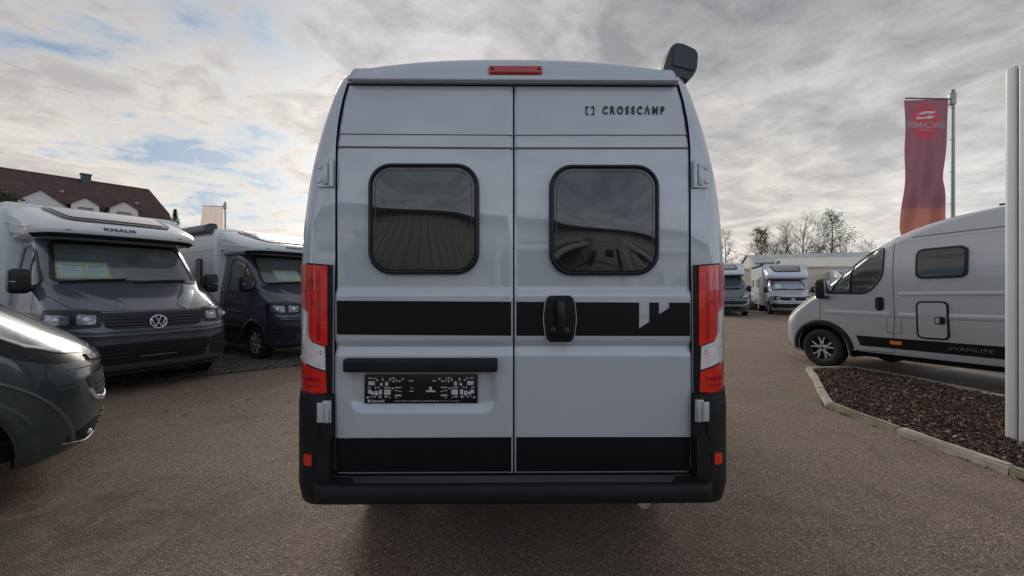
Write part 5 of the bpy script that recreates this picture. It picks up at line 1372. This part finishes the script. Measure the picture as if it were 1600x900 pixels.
# ------------------------------------------------------------------ hall, static caravans, grass at the back right
ROOFM = mat('grey_sheet_roof', (.44, .46, .47), .45, .3, var=.1, vscale=.5); CREAM = mat('cream_cladding', (.72, .64, .51), .6, var=.06, vscale=1); GREYW = mat('grey_cladding', (.36, .39, .43), .6, var=.06)
REDP = mat('red_band', (.42, .05, .045), .5)
hall = thing('storage_hall', 'long low hall with a pale grey sheet roof in front of the bare trees', 'building', (30.2, 49, 0), R(-22))
LH = 34; HH, HR, DP = 4.7, 5.9, 12
b = MB(); b.prism([(0, 0), (DP, 0), (DP, HH), (DP/2, HR), (0, HH)], (LH, 0, 0), (0, 0, 0), (1, 2)); b.build('wall', GREYW, hall, 0)
b = MB(); b.prism([(0, 0), (DP, 0), (DP, HH-.1), (DP/2, HR-.1), (0, HH-.1)], (.06, 0, 0), (-.07, 0, 0), (1, 2)); b.build('gable_wall', mat('white_gable', (.60, .60, .60), .7), hall, 0)
NP = 34
for k in range(NP):
    x0 = -.3+k*(LH+.6)/NP; w0 = (LH+.6)/NP-.03
    b = MB(); b._add([Vector((x0, -.5, HH-.08)), Vector((x0+w0, -.5, HH-.08)), Vector((x0+w0, DP/2, HR+.08)), Vector((x0, DP/2, HR+.08)), Vector((x0, -.5, HH-.16)), Vector((x0+w0, -.5, HH-.16))], [(0, 1, 2, 3), (4, 5, 1, 0)]); b.build('roof_sheet', ROOFM, hall, 0)
b = MB(); b._add([Vector((-.3, DP+.5, HH-.08)), Vector((LH+.3, DP+.5, HH-.08)), Vector((LH+.3, DP/2, HR+.07)), Vector((-.3, DP/2, HR+.07))], [(0, 1, 2, 3)]); b.build('rear_roof', ROOFM, hall, 0)
b = MB(); b.box((LH/2, -.52, HH-.22), (LH+.6, .12, .16)); b.build('gutter', mat('gutter_grey', (.22, .23, .25), .5), hall)
for k in range(8):
    b = MB(); b.box((2.5+k*4.1, -.03, 3.6), (2.6, .08, .9)); b.build('window', GLSM, hall)

def static(loc, rz, L, D, h0, h1, label, win, band=True, roofm=None):
    c = thing('static_caravan', label, 'caravan', loc, rz)
    b = MB(); b.prism([(0, .35), (D, .35), (D, h0), (D/2, h1), (0, h0)], (L, 0, 0), (0, 0, 0), (1, 2)); b.build('wall', CREAM, c, 0)
    r_ = MB()
    for s in (0, 1):
        ya, yb = (-.25, D/2) if s == 0 else (D+.25, D/2)
        r_._add([Vector((-.25, ya, h0-.06)), Vector((L+.25, ya, h0-.06)), Vector((L+.25, yb, h1+.06)), Vector((-.25, yb, h1+.06)), Vector((-.25, ya, h0-.16)), Vector((L+.25, ya, h0-.16)), Vector((L+.25, yb, h1-.04)), Vector((-.25, yb, h1-.04))], [(0, 1, 2, 3), (4, 5, 6, 7), (0, 1, 5, 4), (1, 2, 6, 5), (0, 3, 7, 4)])
    r_.build('roof', roofm or mat('cream_roof', (.68, .63, .54), .6), c, 0)
    if band:
        b = MB(); b.box((L/2, -.02, .75), (L+.04, .06, .32)); b.box((-.02, D/2, .75), (.06, D, .32)); b.build('red_band', REDP, c)
    for (x, z, w_, h) in win:
        b = MB(); b.box((x, -.03, z), (w_, .08, h), .01); f_ = b.build('window_frame', mat('brown_frame', (.09, .06, .05), .6), c); b = MB(); b.box((x, -.05, z), (w_-.16, .08, h-.16)); b.build('window_pane', GLSM, f_)
    b = MB(); b.box((.6, -.02, 1.35), (.75, .06, 1.85), .01); b.build('door', mat('beige_door', (.45, .38, .30), .6), c)
    for x in (L*.15, L*.5, L*.85):
        b = MB(); b.box((x, D*.3, .175), (.4, .4, .35)); b.build('support_block', mat('block_grey', (.2, .2, .2), .8), c)
static((tx(1233, 33), 33, 0), R(-18), 12, 3.8, 3.3, 4.0, 'large cream static caravan with red base band behind the small white motorhome', [(4.0, 2.2, 1.6, 1.3), (8.0, 2.2, 1.6, 1.0)])
static((tx(1159, 33), 36, 0), R(12), 3.0, 5.0, 3.3, 3.9, 'small cream caravan end with one window, between two far motorhomes', [(1.0, 1.9, .9, .9)])
# flatbed trailer wheels seen in the gap
tr = thing('trailer', 'low dark trailer standing in the gap left of the small white motorhome', 'trailer', (tx(1168, 29), 29, 0), R(5))
b = MB(); b.box((0, 0, .75), (2.2, 1.2, .35), .04); b.build('deck', DARK, tr)
for x in (-.6, .6):
    b = MB(); b.lathe([(.0001, -.12), (.42, -.12), (.46, -.06), (.46, .06), (.42, .12), (.0001, .12)], 20, c=(x, -.62, .46)); b.build('wheel', RUB, tr)
# grass strip
vs = []; fs = []; rng = random.Random(2)
for k in range(9000):
    x = rng.uniform(9.5, 24); y = 26.0+rng.uniform(0, 2.2)+.4*math.sin(x); c = Vector((x, y, 0)); L = rng.uniform(.15, .55)*(1+.5*math.sin(x*1.7)); a = rng.uniform(0, 6.3); d = Vector((math.cos(a), math.sin(a), 0)); n0 = len(vs)
    vs += [c-d*.02, c+d*.02, c+Vector((rng.gauss(0, .1), rng.gauss(0, .1), L))]; fs.append((n0, n0+1, n0+2))
link('grass_verge', raw_mesh('grass', vs, fs), mat('dry_grass', (.16, .13, .045), .85, var=.4, vscale=1.5), None, 0, kind='stuff')
b = MB(); b._add([Vector((8, 25.8, .006)), Vector((40, 25.8, .006)), Vector((60, 70, .006)), Vector((8, 70, .006))], [(0, 1, 2, 3)]); b.build('grass_ground', mat('rough_grass_ground', (.075, .07, .035), .95, var=.4, vscale=.8), None, 0, kind='structure')

# ------------------------------------------------------------------ corrugated warehouse behind the camera, mirrored in the windows
wh_ = thing('warehouse', 'corrugated grey warehouse standing behind the camera, mirrored in the rear windows', 'warehouse', (-9.0, -8.35, 0), math.atan2(-5.7, 11.7))
CORR = mat('corrugated_sheet', (.56, .56, .56), .5, .3, var=.06, vscale=.7)
vs = []; fs = []; n = 0; P_ = .30
k = -3.0
xs = []
while k < 44:
    xs += [(k, 0), (k+.11, 0), (k+.15, .075), (k+.26, .075)]; k += P_
for (x, y) in xs: vs += [Vector((x, y, .5)), Vector((x, y, 4.0))]
fs = [(2*i, 2*i+2, 2*i+3, 2*i+1) for i in range(len(xs)-1)]
link('wall_sheet', raw_mesh('wall_sheet', vs, fs), CORR, wh_, 0)
b = MB(); b.box((20.5, -6, 2.1), (46.8, 11.8, 4.1)); b.box((20.5, .03, .25), (47, .3, .5)); b.build('wall', mat('warehouse_base', (.16, .16, .16), .8), wh_)
b = MB(); b.prism([(.5, 4.0), (.5, 4.22), (-6, 5.4), (-12.4, 4.22), (-12.4, 4.0)], (47.6, 0, 0), (-3.3, 0, 0), (1, 2)); b.build('roof', mat('dark_fascia', (.05, .05, .055), .6), wh_)
b = MB(); b.box((20.5, .10, 1.75), (47, .05, .12)); b.build('rail', mat('dark_fascia', (.05, .05, .055), .6), wh_)
for x in (3, 12, 21, 30):
    b = MB(); b.box((x, .09, 1.75), (3.2, .1, 3.0), .02); b.build('roller_door', mat('roller_door_grey', (.30, .31, .33), .5, .3), wh_)

# vehicles standing behind the camera, mirrored low in the rear doors
for src, loc, rz, lab in ((t6, (-4.6, -5.4, 0), R(70), 'small white motorhome behind the camera, mirrored in the left rear door'), (dm, (1.2, -7.6, 0), R(72), 'grey fronted motorhome behind the camera, mirrored between the rear doors'), (wm, (6.2, -9.8, 0), R(68), 'white motorhome behind the camera, mirrored in the right rear door')):
    c = copy_tree(src); c.location = loc; c.rotation_euler = (0, 0, rz); c['label'] = lab
# leaves blown onto the mulch and weeds along the kerb
rng = random.Random(8); vs = []; fs = []
for k in range(150):
    x = rng.uniform(3.95, 6.3); y = rng.uniform(2.0, 6.8)
    if not inside((x, y), pl2): continue
    s_ = rng.uniform(.012, .03); a = rng.uniform(0, 6.3); n0 = len(vs); c = Vector((x, y, .062))
    for i in range(6):
        aa = a+i*math.pi/3; r_ = s_*(1 if i % 3 else 1.5)*rng.uniform(.8, 1.1); vs.append(c+Vector((r_*math.cos(aa), r_*math.sin(aa)*.7, rng.uniform(-.006, .012))))
    fs.append(tuple(n0+i for i in range(6)))
link('blown_leaves', raw_mesh('leaves', vs, fs), mat('tan_leaf', (.22, .14, .07), .8, var=.3), None, 0, kind='stuff')
vs = []; fs = []
for (a_, b_) in along(bedp, .12):
    if rng.random() < .45: continue
    for k in range(rng.randrange(4, 16)):
        c = a_.lerp(b_, rng.random()); c = Vector((c.x-.052+rng.gauss(0, .006), c.y-.01, .002)); an = rng.uniform(0, 6.3); L = rng.uniform(.008, .035); d = Vector((math.cos(an), math.sin(an), 0)); n0 = len(vs)
        vs += [c-d*.004, c+d*.004, c+d.cross(Vector((0, 0, 1)))*L*.7+Vector((0, 0, L))]; fs.append((n0, n0+1, n0+2))
link('kerb_weeds', raw_mesh('weeds', vs, fs), mat('weed_green', (.055, .075, .025), .8), None, 0, kind='stuff')
